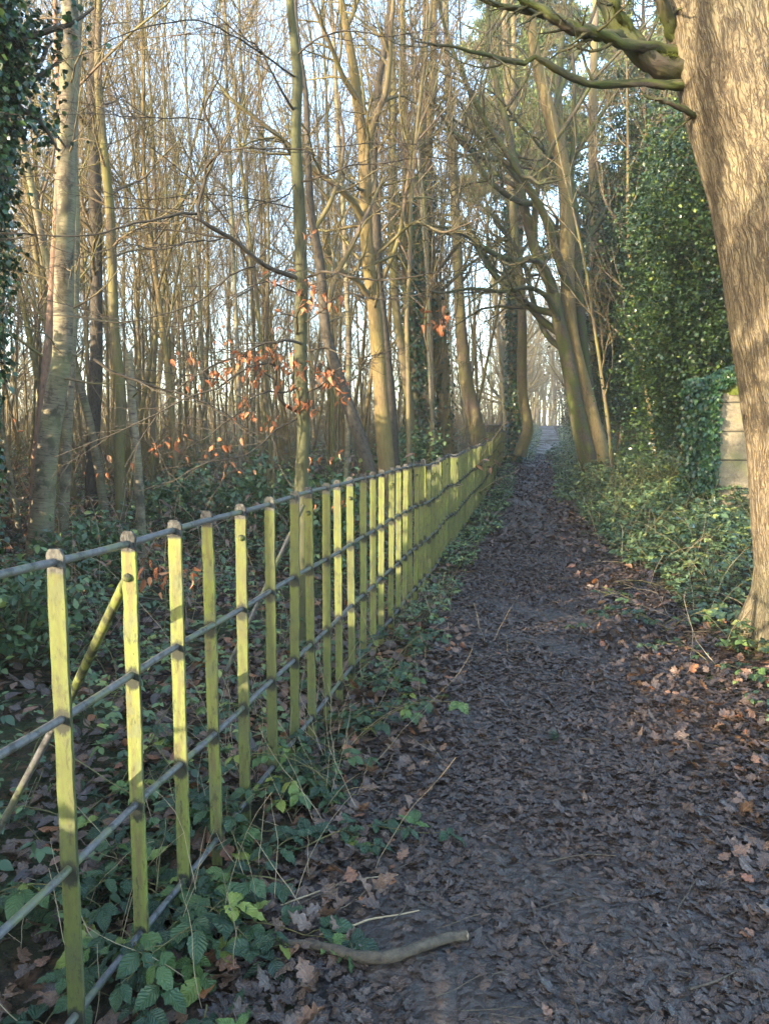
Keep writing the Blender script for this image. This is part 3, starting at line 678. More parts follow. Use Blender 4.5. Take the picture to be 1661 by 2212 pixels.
# slim smooth tree with russet leaves directly behind the fence
def slim():
    Y = 5.6
    tp = pts((655, 1420, Y), (657, 1300, Y), (655, 1150, Y), (651, 1040, Y), (655, 950, Y), (655, 880, Y), (650, 800, Y), (650, 700, Y), (651, 610, Y), (648, 500, Y), (645, 420, Y), (640, 320, Y), (640, 240, Y), (643, 170, Y), (636, 90, Y), (628, 20, Y), (622, -80, Y), (610, -300, Y))
    tr = [.062, .054, .05, .048, .047, .046, .046, .045, .044, .043, .041, .038, .036, .034, .030, .027, .022, .01]
    B = []
    b = lambda l, r0, r1=None: B.append((pts(*l), list(np.linspace(r0, r0*.22 if r1 is None else r1, len(l)))))
    b([(650, 603, 5.6), (610, 590, 5.5), (560, 570, 5.3), (520, 535, 5.2), (478, 512, 5.1), (430, 487, 5.0), (424, 455, 5.0), (436, 410, 5.0), (438, 375, 5.0), (466, 345, 4.9), (470, 320, 4.9), (455, 280, 4.9), (440, 258, 4.9), (445, 225, 4.9), (470, 180, 4.9), (480, 120, 4.9)], .017, .004)
    b([(426, 458, 5.0), (390, 455, 4.9), (340, 468, 4.8), (270, 483, 4.7), (200, 497, 4.6), (110, 500, 4.5), (0, 497, 4.4), (-120, 480, 4.3)], .0095)
    b([(472, 328, 4.9), (520, 322, 4.8), (620, 320, 4.7), (720, 315, 4.6), (830, 310, 4.5), (930, 330, 4.4)], .006)
    b([(440, 258, 4.9), (380, 255, 4.8), (300, 250, 4.7), (150, 245, 4.6), (0, 245, 4.5)], .0045)
    b([(478, 515, 5.1), (420, 520, 5.0), (340, 545, 4.9), (280, 535, 4.8), (180, 560, 4.7), (60, 600, 4.6)], .006)
    b([(550, 573, 5.3), (500, 585, 5.2), (430, 640, 5.1), (370, 665, 5.0), (280, 690, 4.9), (150, 680, 4.8), (0, 660, 4.7)], .007)
    b([(655, 600, 5.6), (700, 590, 5.5), (760, 600, 5.3), (840, 610, 5.1), (920, 600, 5.0), (1010, 590, 4.9)], .010)
    b([(655, 640, 5.55), (630, 632, 5.4), (590, 615, 5.3), (560, 612, 5.2), (500, 640, 5.1), (420, 700, 5.0), (330, 705, 4.9)], .007)
    b([(650, 390, 5.6), (700, 375, 5.4), (760, 355, 5.2), (830, 350, 5.0), (900, 340, 4.9), (1000, 355, 4.8)], .007)
    b([(645, 385, 5.6), (610, 420, 5.4), (540, 440, 5.2), (470, 470, 5.1)], .006)
    b([(640, 720, 5.55), (640, 690, 5.4), (648, 660, 5.3), (665, 630, 5.2), (700, 610, 5.1), (770, 560, 5.0)], .009)
    b([(650, 890, 5.6), (620, 880, 5.5), (600, 860, 5.4), (593, 830, 5.35), (600, 800, 5.3), (580, 785, 5.2), (520, 800, 5.1), (470, 840, 5.0), (410, 860, 4.9), (330, 900, 4.8), (230, 950, 4.7), (120, 1000, 4.6)], .012)
    b([(650, 745, 5.55), (620, 740, 5.4), (570, 745, 5.3), (520, 770, 5.2), (460, 790, 5.1), (380, 850, 5.0), (320, 930, 4.9), (270, 1010, 4.8)], .010)
    b([(205, 775, 4.9), (240, 800, 4.9), (290, 815, 4.95), (350, 835, 5.0), (430, 860, 5.05), (500, 900, 5.1), (560, 940, 5.2)], .010, .005)
    b([(650, 900, 5.6), (600, 930, 5.5), (540, 985, 5.3), (460, 1000, 5.1), (380, 1040, 5.0), (300, 1060, 4.9)], .008)
    b([(652, 830, 5.6), (620, 845, 5.5), (560, 850, 5.35), (500, 905, 5.2), (420, 960, 5.1), (340, 985, 5.0)], .008)
    b([(655, 760, 5.6), (700, 750, 5.5), (760, 770, 5.3), (840, 760, 5.2), (900, 780, 5.1)], .006)
    b([(655, 850, 5.6), (700, 830, 5.5), (740, 790, 5.3), (790, 780, 5.2), (850, 740, 5.1)], .006)
    b([(655, 700, 5.6), (690, 680, 5.5), (740, 640, 5.3), (800, 650, 5.2), (900, 640, 5.1), (1000, 660, 5.)], .006)
    b([(640, 240, 5.6), (600, 180, 5.4), (560, 110, 5.3), (500, 60, 5.2), (420, 0, 5.1)], .010)
    b([(642, 170, 5.6), (560, 120, 5.3), (440, 60, 5.0), (300, 80, 4.8), (200, 130, 4.7), (60, 160, 4.6)], .007)
    b([(640, 120, 5.6), (690, 80, 5.4), (760, 60, 5.3), (840, 70, 5.2), (920, 60, 5.1)], .007)
    b([(640, 450, 5.6), (560, 430, 5.4), (440, 410, 5.2), (300, 420, 5.), (150, 390, 4.9), (0, 350, 4.8)], .005)
    auto = dict(branch=[dict(m=9, t0=.12, ang=(25, 60), ratio=(.2, .45), n=7, wig=.10, trop=.0, flat=.5, minr=.0026, rad=.55, sides=4), dict(m=4, t0=.15, ang=(25, 55), ratio=(.3, .6), n=5, wig=.12, trop=.0, flat=.5, minr=.0018, sides=3)])
    e, tips = tree_thing('slim_tree', 'slim smooth tree with dark spreading twigs and hanging russet leaves behind the fence', 'tree', (tp, tr), M['beech'], B, M['dark'], auto=auto, n=120, sides=18, wobble=.04)
    # hanging russet leaves in clusters
    cl = [(700, 640, 5.2, 7), (655, 620, 5.3, 8), (675, 660, 5.3, 9), (590, 600, 5.2, 4), (540, 770, 5.2, 13), (600, 765, 5.2, 12), (560, 810, 5.2, 9), (640, 790, 5.4, 11), (690, 800, 5.4, 12), (720, 825, 5.4, 13), (650, 870, 5.5, 11), (665, 880, 5.5, 6), (440, 820, 5.0, 5), (465, 800, 5.0, 4), (505, 790, 5.1, 7), (530, 880, 5.2, 6), (545, 900, 5.2, 4), (600, 900, 5.3, 4), (380, 940, 4.9, 4), (340, 970, 4.9, 3), (490, 950, 5.0, 4), (430, 985, 5., 3), (355, 965, 4.9, 3), (720, 990, 5.5, 3), (350, 1250, 4.2, 12), (390, 1240, 4.2, 8), (330, 1230, 4.2, 5), (500, 1000, 5.1, 3), (950, 690, 5.4, 9), (955, 700, 5.4, 6), (600, 700, 5.3, 4), (660, 500, 5.4, 2), (735, 1080, 5.5, 4), (690, 1090, 5.5, 4), (20, 910, 4.6, 2), (410, 775, 5.0, 4), (240, 1010, 4.8, 3), (680, 1000, 5.5, 2), (480, 740, 5.1, 3), (615, 835, 5.3, 5), (735, 860, 5.4, 4)]
    mb = MB(); st = MB()
    for (x, y, Yd, n) in cl:
        n = int(n*1.5)
        c = at(x, y, Yd); p = c+rng.normal(0, 1, (n, 3))*np.array([.06, .05, .035])
        leaves(mb, p, rng.uniform(0, 6.28, n), rng.uniform(-1.35, -.35, n), rng.normal(0, .7, n), rng.uniform(.032, .062, n), 8, .25, 0, 0, rng.uniform(.2, 1.1, n), rng.normal(.4, 1.0, n), None, .8)
        Q = np.stack([p, p+(c-p)*.5+rng.normal(0, .01, (n, 3)), np.broadcast_to(c+[0, 0, .05], p.shape)], 1); tubes(st, Q, np.full((n, 3), .0016), 3)
    o = mb.build('dead_leaves', M['beechleaf']); o2 = st.build('leaf_stalks', M['dark']); to_base(e, [o, o2])
slim()

# birches at the left
Y = 8.4
tree_thing('birch_tree', 'thick pale birch with a bend in its foot, left of the broken birch', 'tree',
    (pts((60, 1330, Y), (78, 1220, Y), (92, 1120, Y), (98, 1030, Y), (108, 930, Y), (122, 840, Y), (135, 760, Y), (138, 660, Y), (140, 560, Y), (142, 460, Y), (144, 340, Y), (148, 200, Y), (152, 80, Y), (152, -40, Y), (160, -200, Y), (175, -500, Y)),
     [.15, .138, .125, .118, .113, .108, .104, .10, .098, .097, .095, .092, .088, .08, .07, .03]), M['birch'], [], M['twig'],
    auto=dict(trunk=[dict(m=16, t0=.25, ang=(50, 95), ratio=(.06, .16), n=6, wig=.15, trop=-.02, minr=.004, rad=.15, sides=4), dict(m=6, t0=.2, ang=(30, 60), ratio=(.4, .7), n=4, wig=.15, trop=-.05, minr=.003, sides=3)], branch=[]), n=110, sides=20)
tree_thing('second_birch', 'thinner grey birch standing close behind the thick pale birch', 'tree',
    (pts((132, 1180, 9.4), (140, 1060, 9.4), (145, 930, 9.4), (152, 800, 9.4), (160, 650, 9.4), (163, 480, 9.4), (160, 300, 9.4), (170, 60, 9.4), (180, -200, 9.4)), [.07, .065, .06, .058, .055, .05, .045, .035, .02]), M['birch'], [], M['twig'],
    auto=dict(trunk=[dict(m=14, t0=.25, ang=(40, 80), ratio=(.06, .16), n=6, wig=.15, trop=.03, minr=.004, rad=.2, sides=4), dict(m=6, t0=.2, ang=(30, 60), ratio=(.4, .7), n=4, wig=.15, trop=.0, minr=.003, sides=3)], branch=[]))
def snag():
    Y = 8.8
    P = pts((308, 1260, Y), (306, 1180, Y), (302, 1080, Y), (296, 990, Y), (289, 920, Y), (284, 850, Y), (280, 800, Y), (278, 764, Y)); R = [.062, .058, .055, .052, .05, .048, .046, .044]
    e = empty('broken_birch', tuple(P[0]), 'slender white birch snapped off at head height behind the third fence post', 'tree')
    mb, P, R = solo(P, R, 50, 14, .05)
    # splintered top
    k = 9; a = np.arange(k)/k*6.28
    p = P[-1]+np.stack([np.cos(a)*.034, np.sin(a)*.034, a*0-.01], 1)
    Q = np.stack([p, p+np.stack([a*0, a*0, rng.uniform(.02, .07, k)], 1)], 1); tubes(mb, Q, np.tile([.014, .002], (k, 1)), 5)
    to_base(e, [mb.build('trunk', M['birch'])])
    sb = MB(); tubes(sb, *[q[None] for q in interp_line(pts((285, 860, Y), (300, 845, Y-.2), (325, 835, Y-.4), (350, 838, Y-.5)), [.012, .009, .006, .003], 12)], 5)
    to_base(e, [sb.build('branch', M['twig'])])
snag()
def ivy_tree():
    Y = 6.3
    P = pts((-85, 1330, Y), (-75, 1100, Y), (-65, 900, Y), (-52, 700, Y), (-36, 500, Y), (-22, 300, Y), (-12, 100, Y), (-6, -80, Y), (20, -500, Y)); R = [.17, .15, .14, .135, .13, .125, .12, .11, .08]
    e = empty('ivy_clad_tree', tuple(P[0]), 'tree trunk wrapped in dark glossy ivy at the left edge', 'tree')
    mb, Pn, Rn = solo(P, R, 70, 16, .08); to_base(e, [mb.build('trunk', M['mossy'])])
    cb = MB(); s = sprout(Pn[None], Rn[None]*.5, np.array([9.]), 26, .5, 1., (50, 90), (.07, .15), 6, .2, .0, minr=.006)
    tubes(cb, s[0], s[1], 5); to_base(e, [cb.build('crown', M['dark'])])
    ivy_on(e, P, R, 9500, .15, .052, M['ivy'])
    n = 4200
    lb = MB(); i = rng.integers(0, s[0].shape[0], n); t = rng.random(n)**.7*5; j = np.minimum(t.astype(int), 5)
    q = s[0][i, j]+(s[0][i, j+1]-s[0][i, j])*(t-j)[:, None]+rng.normal(0, .10, (n, 3))
    leaves(lb, q, rng.uniform(0, 6.28, n), rng.normal(-.7, .5, n), rng.normal(0, .5, n), rng.uniform(.035, .06, n), 4, .45, 0, 0, .15, .3, None, .7)
    o = lb.build('ivy', M['ivy']); to_base(e, [o])
ivy_tree()

# ivy-clad and bare stems in the middle distance
def stem(name, label, Y, l, r, mat, ivy=0, spread=.12, group=None, tw=True, isz=.09, cm='twig'):
    P = pts(*[(a, b, Y) for a, b in l]); R = list(np.interp(np.linspace(0, 1, len(l)), np.linspace(0, 1, len(r)), r))
    k = Y/12.
    spec = dict(branch=[], trunk=[dict(m=16, t0=.3, ang=(35, 70), ratio=(.1, .26), n=7, wig=.16, trop=.06, minr=.006*k, rad=.35, sides=4), dict(m=6, t0=.2, ang=(30, 60), ratio=(.35, .65), n=4, wig=.2, trop=.03, minr=.0045*k, sides=3), dict(m=3, t0=.1, ang=(25, 60), ratio=(.35, .6), n=3, wig=.2, trop=.02, minr=.0038*k, sides=3)]) if tw else None
    e, _ = tree_thing(name, label, 'tree', (P, R), mat, [], M[cm], group, auto=spec)
    if ivy:
        q = P.copy(); m = max(3, int(len(P)*.7)); ivy_on(e, q[:m], R[:m], ivy, spread, isz, M['ivy'])
stem('red_barked_tree', 'slim reddish brown stem between the ivy clad tree and the thick pale birch', 11, [(70, 1160), (80, 980), (100, 800), (112, 640), (122, 480), (130, 260), (120, 60), (120, -200)], [.075, .06, .05, .02], M['pine'])
stem('dark_stemmed_tree', 'dark straight stem just right of the thick pale birch', 13, [(196, 1120), (200, 980), (208, 800), (208, 620), (205, 400), (202, 200), (205, 60), (210, -200)], [.115, .10, .09, .04], M['dark'])
stem('bent_tree', 'brown stem with a slight bend right of the dark straight stem', 12, [(262, 1120), (258, 980), (262, 860), (248, 720), (243, 600), (236, 440), (222, 300), (212, 150), (215, 0), (220, -200)], [.085, .075, .065, .03], M['wood'])
stem('ivied_tree', 'leftmost of the three stems with dark ivy in the middle distance', 19, [(912, 1020), (900, 940), (893, 820), (888, 700), (884, 560), (880, 400), (872, 200), (868, 0), (860, -200)], [.13, .12, .10, .05], M['wood'], 2600, .22)
stem('ivied_tree', 'middle one of the three stems with dark ivy in the middle distance', 20, [(926, 1010), (922, 920), (917, 800), (913, 680), (905, 520), (910, 360), (915, 200), (920, 0), (925, -200)], [.14, .13, .10, .05], M['wood'], 3000, .22)
stem('ivied_tree', 'rightmost of the three stems with dark ivy in the middle distance', 20.5, [(968, 1000), (962, 920), (955, 830), (948, 700), (935, 620), (928, 500), (925, 340), (935, 140), (940, -60), (940, -200)], [.22, .17, .11, .05], M['ridged'], 900, .12)
stem('white_sided_tree', 'pale leaning stem left of the three ivied stems', 18, [(900, 1020), (888, 930), (878, 830), (862, 720), (850, 600), (846, 450), (850, 250), (845, 40), (840, -200)], [.11, .10, .08, .04], M['wood'])
stem('broad_footed_tree', 'grey tree with a spreading foot left of the far fence panel', 26, [(1038, 975), (1025, 900), (1008, 830), (998, 740), (992, 640), (985, 480), (975, 300), (965, 100), (960, -150)], [.30, .2, .15, .08], M['wood'])
stem('tall_ivied_tree', 'tall ivy covered trunk where the fence meets the narrow end of the path', 29, [(1112, 1000), (1114, 930), (1112, 800), (1112, 680), (1108, 560), (1104, 400), (1098, 200), (1090, 0), (1088, -200)], [.24, .22, .18, .08], M['wood'], 5000, .18, isz=.11)
stem('kinked_tree', 'slender pale tree with a kinked dark foot at the narrow end of the path', 27, [(1122, 985), (1128, 965), (1140, 930), (1136, 895), (1128, 850), (1127, 780), (1128, 700), (1122, 600), (1110, 480), (1104, 300), (1110, 100), (1100, -200)], [.24, .20, .17, .15, .12, .05], M['wood'])
stem('straight_pale_tree', 'straight pale trunk standing right behind the multi-stemmed tree', 24, [(1300, 1000), (1290, 860), (1285, 740), (1284, 620), (1284, 480), (1280, 340), (1280, 200), (1285, 60), (1290, -200)], [.17, .15, .14, .08], M['wood'])
stem('rough_barked_tree', 'rough barked brown trunk seen between the holly and the great oak', 17, [(1520, 960), (1518, 800), (1514, 640), (1508, 520), (1500, 380), (1490, 200), (1480, 0)], [.16, .15, .14, .08], M['pine'], tw=False)

# ------------------------------------------------------------------ woodland behind the fence: variants, then copies
def variant(h, r, lean, ang, m1, wig=.05, fork=False):
    n = 16; P = grow(np.zeros((1, 3)), np.array([[lean, lean*.3, 1.]]), np.array([h]), n, wig, .03)[0]
    P[:, 2] -= .15
    R = r*np.linspace(1, .16, n+1)**.9; R[0] *= 1.3
    tb = MB(); tubes(tb, P, R, 8)
    cb = MB(); A = (P[None], R[None], np.array([h]))
    s1 = sprout(*A, m=m1, t0=.22, t1=1., ang=ang, ratio=(.15, .36), n=8, wig=.13, trop=.09, rad=.5, minr=.012); tubes(cb, s1[0], s1[1], 5)
    s2 = sprout(*s1, m=8, t0=.15, ang=(22, 55), ratio=(.3, .6), n=6, wig=.14, trop=.07, minr=.0055); tubes(cb, s2[0], s2[1], 4)
    s3 = sprout(*s2, m=5, t0=.1, ang=(20, 55), ratio=(.3, .6), n=4, wig=.16, trop=.05, minr=.0034, taper=.5); tubes(cb, s3[0], s3[1], 3)
    return tb, cb
VAR = []
for i in range(9):
    h = rng.uniform(10, 16); tb, cb = variant(h, rng.uniform(.03, .068), rng.normal(0, .03), ((22, 48), (30, 60), (18, 40))[i % 3], int(rng.integers(13, 19)), (.03, .045, .035)[i % 3])
    mt = (M['wood'], M['ridged'], M['wood'], M['birch'])[i % 4]
    VAR.append((tb.mesh('trunk', mt), cb.mesh('crown', M['twig'])))
def put_tree(x, y, i, rot, s, name, label, group, sx=1.):
    e = empty(name, (x, y, float(ground(x, y))), label, 'tree', group); e.rotation_euler = (0, 0, rot); e.scale = (s*sx, s*sx, s)
    for nm, me in zip(('trunk', 'crown'), VAR[i]):
        o = bpy.data.objects.new(nm, me); COL.objects.link(o); o.parent = e
    return e
cnt = 0; placed = []
GL = 'bare slender tree among the crowded stems of the wood behind the fence'
GG = 'bare trees of the wood behind the fence'
tries = 0
while cnt < 195 and tries < 20000:
    tries += 1
    y = 12+34*rng.random()**.8; px = rng.uniform(-120, 1040)
    x = (px-830)/F*y
    if x > fence_x(y)-.8: continue
    if any((x-a)**2+(y-b)**2 < (.45+.015*y)**2 for a, b in placed): continue
    placed.append((x, y)); cnt += 1
    put_tree(x, y, int(rng.integers(0, 9)), rng.uniform(0, 6.28), rng.uniform(.8, 1.25), 'woodland_tree', GL, GG, rng.uniform(.8, 1.25))
for k_ in range(16):
    y = rng.uniform(30, 60); px = rng.uniform(1225, 1600); x = (px-830)/F*y
    put_tree(x, y, int(rng.integers(0, 9)), rng.uniform(0, 6.28), rng.uniform(.9, 1.4), 'far_bank_tree', 'bare tree in the wood beyond the holly on the right of the path', 'bare trees beyond the holly', 1.2)
for k_ in range(14):
    y = 17+k_*1.6; px = 1325+(k_*97 % 240); x = (px-830)/F*y
    put_tree(x, y, k_ % 9, k_*2.1, rng.uniform(.8, 1.1), 'bank_tree', 'slender bare tree on the right bank mixed in behind the holly', 'bare trees on the right bank', 1.1)
for k_ in range(26):
    y = 46+k_*2.6; x = .2137*y + (-1 if k_ % 2 else 1)*rng.uniform(1.7, 4.0)
    put_tree(x, y, int(rng.integers(0, 9)), rng.uniform(0, 6.28), rng.uniform(.9, 1.4), 'avenue_tree', 'bare tree lining the far misty end of the path', 'trees lining the far path', 1.3)
# the far wood, one mass
def far_wood():
    mb = MB(); k = 300
    y = rng.uniform(46, 150, k); px = rng.uniform(-150, 1750, k); x = (px-830)/F*y
    px = np.concatenate([px[:-90], rng.uniform(1090, 1250, 90)]); x = (px-830)/F*y
    ok = (np.abs(x-.2137*y) > 2.2) | (y > 112); x, y, px = x[ok], y[ok], px[ok]; k = len(x)
    h = rng.uniform(9, 15, k)+7*(np.abs(px-1170) < 130)
    T = grow(np.stack([x, y, ground(x, y)-.2], 1), np.tile([0, 0, 1.], (k, 1))+rng.normal(0, .06, (k, 3)), h, 10, .05, .04)
    R = rng.uniform(.12, .25, k)[:, None]*np.linspace(1, .2, 11)[None]
    tubes(mb, T, R, 5)
    s1 = sprout(T, R, h, 12, .15, 1., (25, 60), (.15, .35), 5, .15, .08, minr=.035); tubes(mb, s1[0], s1[1], 3)
    s2 = sprout(*s1, m=6, t0=.15, ang=(22, 55), ratio=(.3, .6), n=3, wig=.16, trop=.06, minr=.02); tubes(mb, s2[0], s2[1], 3)
    s3 = sprout(*s2, m=3, t0=.15, ang=(22, 55), ratio=(.3, .6), n=2, wig=.16, trop=.06, minr=.015); tubes(mb, s3[0], s3[1], 3)
    k = 5200; y = rng.uniform(40, 125, k); px = rng.uniform(-150, 1800, k); x = (px-830)/F*y
    ok = (np.abs(x-.2137*y) > 2.4) | (y > 116); x, y = x[ok], y[ok]; k = len(x)
    B = grow(np.stack([x, y, ground(x, y)-.2], 1), np.tile([0, 0, 1.], (k, 1))+rng.normal(0, .35, (k, 3)), rng.uniform(1.2, 6.5, k), 5, .14, .03)
    RB = rng.uniform(.018, .045, k)[:, None]*np.linspace(1, .3, 6)[None]*(y/60)[:, None]; tubes(mb, B, RB, 3)
    s1 = sprout(B, RB, rng.uniform(1.5, 5, k), 5, .1, 1., (25, 70), (.25, .5), 3, .2, .03, minr=.012); tubes(mb, s1[0], s1[1], 3)
    return mb.build('far_wood', M['twig'])
tag(far_wood(), 'distant hazy mass of bare woodland filling the horizon', 'woodland', kind='stuff')

# undergrowth saplings behind the fence
sapm = []
for i in range(5):
    k = 9; mb = MB(); n0 = rng.normal(0, .12, (k, 3)); n0[:, 2] = 0
    P = grow(n0, np.tile([0, 0, 1.], (k, 1))+rng.normal(0, .25, (k, 3)), rng.uniform(1.2, 3.4, k), 8, .10, .05); R = np.linspace(1, .2, 9)[None]*rng.uniform(.007, .014, k)[:, None]
    tubes(mb, P, R, 4); s = sprout(P, R, rng.uniform(1., 2., k), 7, .2, 1., (25, 60), (.25, .5), 4, .14, .03, minr=.004); tubes(mb, s[0], s[1], 3)
    s = sprout(*s, m=3, t0=.2, ang=(25, 55), ratio=(.3, .6), n=3, wig=.15, trop=.02, minr=.003); tubes(mb, s[0], s[1], 3)
    sapm.append(mb.mesh('hazel_shrub', M['twig']))
c_ = 0
while c_ < 90:
    y = 12.5+22*rng.random(); px = rng.uniform(-60, 1060); x = (px-830)/F*y
    if x > fence_x(y)-.7: continue
    o = bpy.data.objects.new('hazel_shrub', sapm[int(rng.integers(0, 5))]); COL.objects.link(o); c_ += 1
    o.location = (x, y, float(ground(x, y))-.03); o.rotation_euler = (0, 0, rng.uniform(0, 6.28)); sc_ = rng.uniform(.7, 1.2); o.scale = (sc_, sc_, sc_)
    tag(o, 'thin bare many-stemmed shrub in the undergrowth behind the fence', 'shrub', 'bare shrubs in the undergrowth')

# ------------------------------------------------------------------ evergreens on the right
def leaf_mass(mb, cen, rad, n, size, st=3, w=.42, hollow=.45, clumps=260, cs=.30):
    """leaves gathered in many small sprays inside an ellipsoid"""
    cen = np.array(cen); rad = np.array(rad)
    u = norm(rng.normal(0, 1, (clumps, 3))); q = hollow+(1-hollow)*rng.random(clumps)**.6
    C = cen+u*rad*q[:, None]*(.82+.25*np.sin(u[:, :1]*5+cen[0])*np.sin(u[:, 2:]*6))
    i = rng.integers(0, clumps, n); s = cs*rng.uniform(.5, 1.2, clumps)[i]
    d = rng.normal(0, 1, (n, 3))*s[:, None]*np.array([1, 1, .62])
    p = C[i]+d; p[:, 2] -= .25*(d[:, 0]**2+d[:, 1]**2)/s
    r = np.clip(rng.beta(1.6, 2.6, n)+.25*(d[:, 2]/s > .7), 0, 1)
    leaves(mb, p, rng.uniform(0, 6.28, n), rng.normal(-.15, .6, n), rng.normal(0, .6, n), rng.uniform(.7, 1.25, n)*size, st, w, 0, 0, .2, .3, r, .75)
    return C
def holly(name, label, cat, x, y, h, r, n, size, mat, w=.42, clumps=320, cs=.3, bot=.08):
    z = float(ground(x, y)); e = empty(name, (x, y, z), label, cat)
    tb = MB(); P, R = interp_line(np.array([[x, y, z-.1], [x+.1, y, z+h*.4], [x-.05, y+.1, z+h*.97]]), [.13, .09, .02], 14); tubes(tb, P, R, 8)
    mb = MB(); C = leaf_mass(mb, (x, y, z+h*(.5+bot/2)), (r, r, h*(.5-bot/2)), n, size, 3, w, .35, clumps, cs)
    k = len(C)//2; C = C[:k]; t = rng.uniform(.1, .9, k); i = np.clip(((C[:, 2]-z)/h*13*.8).astype(int), 0, 12); S = P[i]
    Q = np.stack([S, S+(C-S)*.5+rng.normal(0, .08, (k, 3)), C], 1); tubes(tb, Q, np.tile([.022, .014, .006], (k, 1)), 4)
    a = tb.build('trunk', M['mossy']); b = mb.build('foliage', mat); to_base(e, [a, b])
holly('holly_tree', 'tall glossy holly filling the space left of the great oak', 'holly', 5.75, 12.6, 7.9, 1.75, 66000, .062, M['holly'], clumps=640)
holly('holly_tree', 'tall holly rising behind the bushy lower holly', 'holly', 6.2, 16.0, 8.2, 1.5, 40000, .072, M['holly'], clumps=400)
holly('holly_tree', 'highest dark holly filling the gap right behind the multi-stemmed tree', 'holly', 7.3, 21.8, 11.5, 1.7, 46000, .095, M['holly'], clumps=420)
holly('holly_tree', 'narrower dark holly between the multi-stemmed tree and the tall glossy holly', 'holly', 7.9, 25.5, 10.5, 2.4, 42000, .10, M['holly'], clumps=340)
holly('holly_tree', 'bushy lower holly standing in front of the others beside the path', 'holly', 5.35, 13.4, 5.0, 1.2, 34000, .06, M['holly'], clumps=300)
holly('holly_tree', 'holly right behind the ivy covered stone pillar', 'holly', 7.2, 14.8, 4.6, 1.5, 26000, .066, M['holly'], clumps=300)
holly('yew_tree', 'dark feathery yew low behind the multi-stemmed tree', 'yew', 7.4, 23.0, 5.0, 1.8, 26000, .10, M['yew'], .14, 300, .32)
holly('yew_bush', 'small yew reaching over the far end of the path', 'yew', 9.6, 35, 4.0, 1.9, 18000, .12, M['yew'], .16, 200, .35)
def pine(x, y, h, cz, cr, label, nd=14000, name='pine_tree'):
    z = float(ground(x, y)); e = empty(name, (x, y, z), label, 'pine')
    tb = MB(); P, R = interp_line(np.array([[x, y, z-.1], [x+.1, y, z+h*.4], [x+.3, y, z+h*.75], [x+.2, y+.1, z+h]]), [.26, .2, .14, .04], 24); tubes(tb, P, R, 12)
    cb = MB(); s = sprout(P[None], R[None], np.array([h]), 60, cz/h, 1., (60, 95), (cr/h*.8, cr/h*1.4), 6, .14, .02, minr=.02, rad=.4, flat=.6); tubes(cb, s[0], s[1], 5)
    s2 = sprout(*s, m=7, t0=.25, ang=(25, 60), ratio=(.25, .5), n=4, wig=.15, trop=.05, minr=.01); tubes(cb, s2[0], s2[1], 3)
    lb = MB(); k = s2[0].shape[0]; i = rng.integers(0, k, nd); j = rng.integers(2, 5, nd); q = s2[0][i, j]+rng.normal(0, .17, (nd, 3))
    leaves(lb, q, rng.uniform(0, 6.28, nd), rng.normal(.3, .6, nd), rng.normal(0, .5, nd), rng.uniform(.2, .34, nd), 3, .12, 0, 0, 0, 0)
    to_base(e, [tb.build('trunk', M['pine']), cb.build('branches', M['pine']), lb.build('needles', M['needles'])])
pine(5.6, 34, 19.5, 11, 3.0, 'tall yellow green pine rising over the far path beyond the bare branches', 60000)
pine(9.3, 30, 17, 5, 3.0, 'pine with pinkish bark behind the straight pale trunk', 34000)
pine(12.5, 32, 19, 6, 3.2, 'pine with pinkish bark behind the tall glossy holly', 34000)
pine(11., 25, 15, 4.5, 2.8, 'nearest pinkish barked pine showing through the holly leaves', 30000)

# stone pillar with ivy
def pillar():
    x, y = 4.74, 10.6; z = float(ground(x, y)); e = empty('stone_pillar', (x, y, z), 'mossy round topped stone pillar half covered by ivy behind the great oak', 'pillar')
    mb = MB(); nz = 22; zs = np.linspace(-.1, 1.72, nz); k = 8; H = .27
    sq = []
    for zq in zs:
        a = H; b = .24
        ring = np.array([[-a, -b], [b*-1, -a], [b, -a], [a, -b], [a, b], [b, a], [-b, a], [-a, b]])+rng.normal(0, .004, (8, 2)); sq.append(np.column_stack([ring, np.full(8, zq)]))
    V = np.array(sq); idx = np.arange(nz*8).reshape(nz, 8); nx = np.roll(idx, -1, 1)
    mb.add(V.reshape(-1, 3)+[x, y, z], np.stack([idx[:-1], nx[:-1], nx[1:], idx[1:]], -1).reshape(-1, 4))
    o = mb.build('shaft', M['stone'], None, False)
    cb = MB(); t = np.linspace(0, math.pi/2, 10); P = np.stack([t*0+x, t*0+y, z+1.70+np.sin(t)*.34], 1); w = 1+rng.normal(0, .02, (1, 10, 20))
    tubes(cb, P, np.maximum(np.cos(t)*.32, .002), 20, None, w); c = cb.build('cap', M['moss'])
    n = 5200; lb = MB(); a = rng.uniform(0, 1, n)
    side = rng.random(n) < .7
    px_ = np.where(side, x-.31-.22*rng.random(n)**2, x-.3+.4*rng.random(n)**1.5); py_ = y-.3+.6*rng.random(n); py_ = np.where(side, py_, y-.33-.05*rng.random(n)); px_ = np.where(side, x-.60+.36*rng.random(n), x-.55+.25*rng.random(n))
    pz_ = z+rng.uniform(.1, 1.95, n); over = rng.random(n) < .3
    px_ = np.where(over, x-.45+.45*rng.random(n), px_); pz_ = np.where(over, z+1.95+.18*rng.random(n)-.5*np.abs(px_-x), pz_)
    leaves(lb, np.stack([px_, py_, pz_], 1), rng.uniform(2, 4.3, n), rng.normal(-.9, .4, n), rng.normal(0, .5, n), rng.uniform(.04, .07, n), 4, .45, 0, 0, .15, .3, None, .7)
    to_base(e, [o, c, lb.build('ivy', M['ivy'])])
pillar()
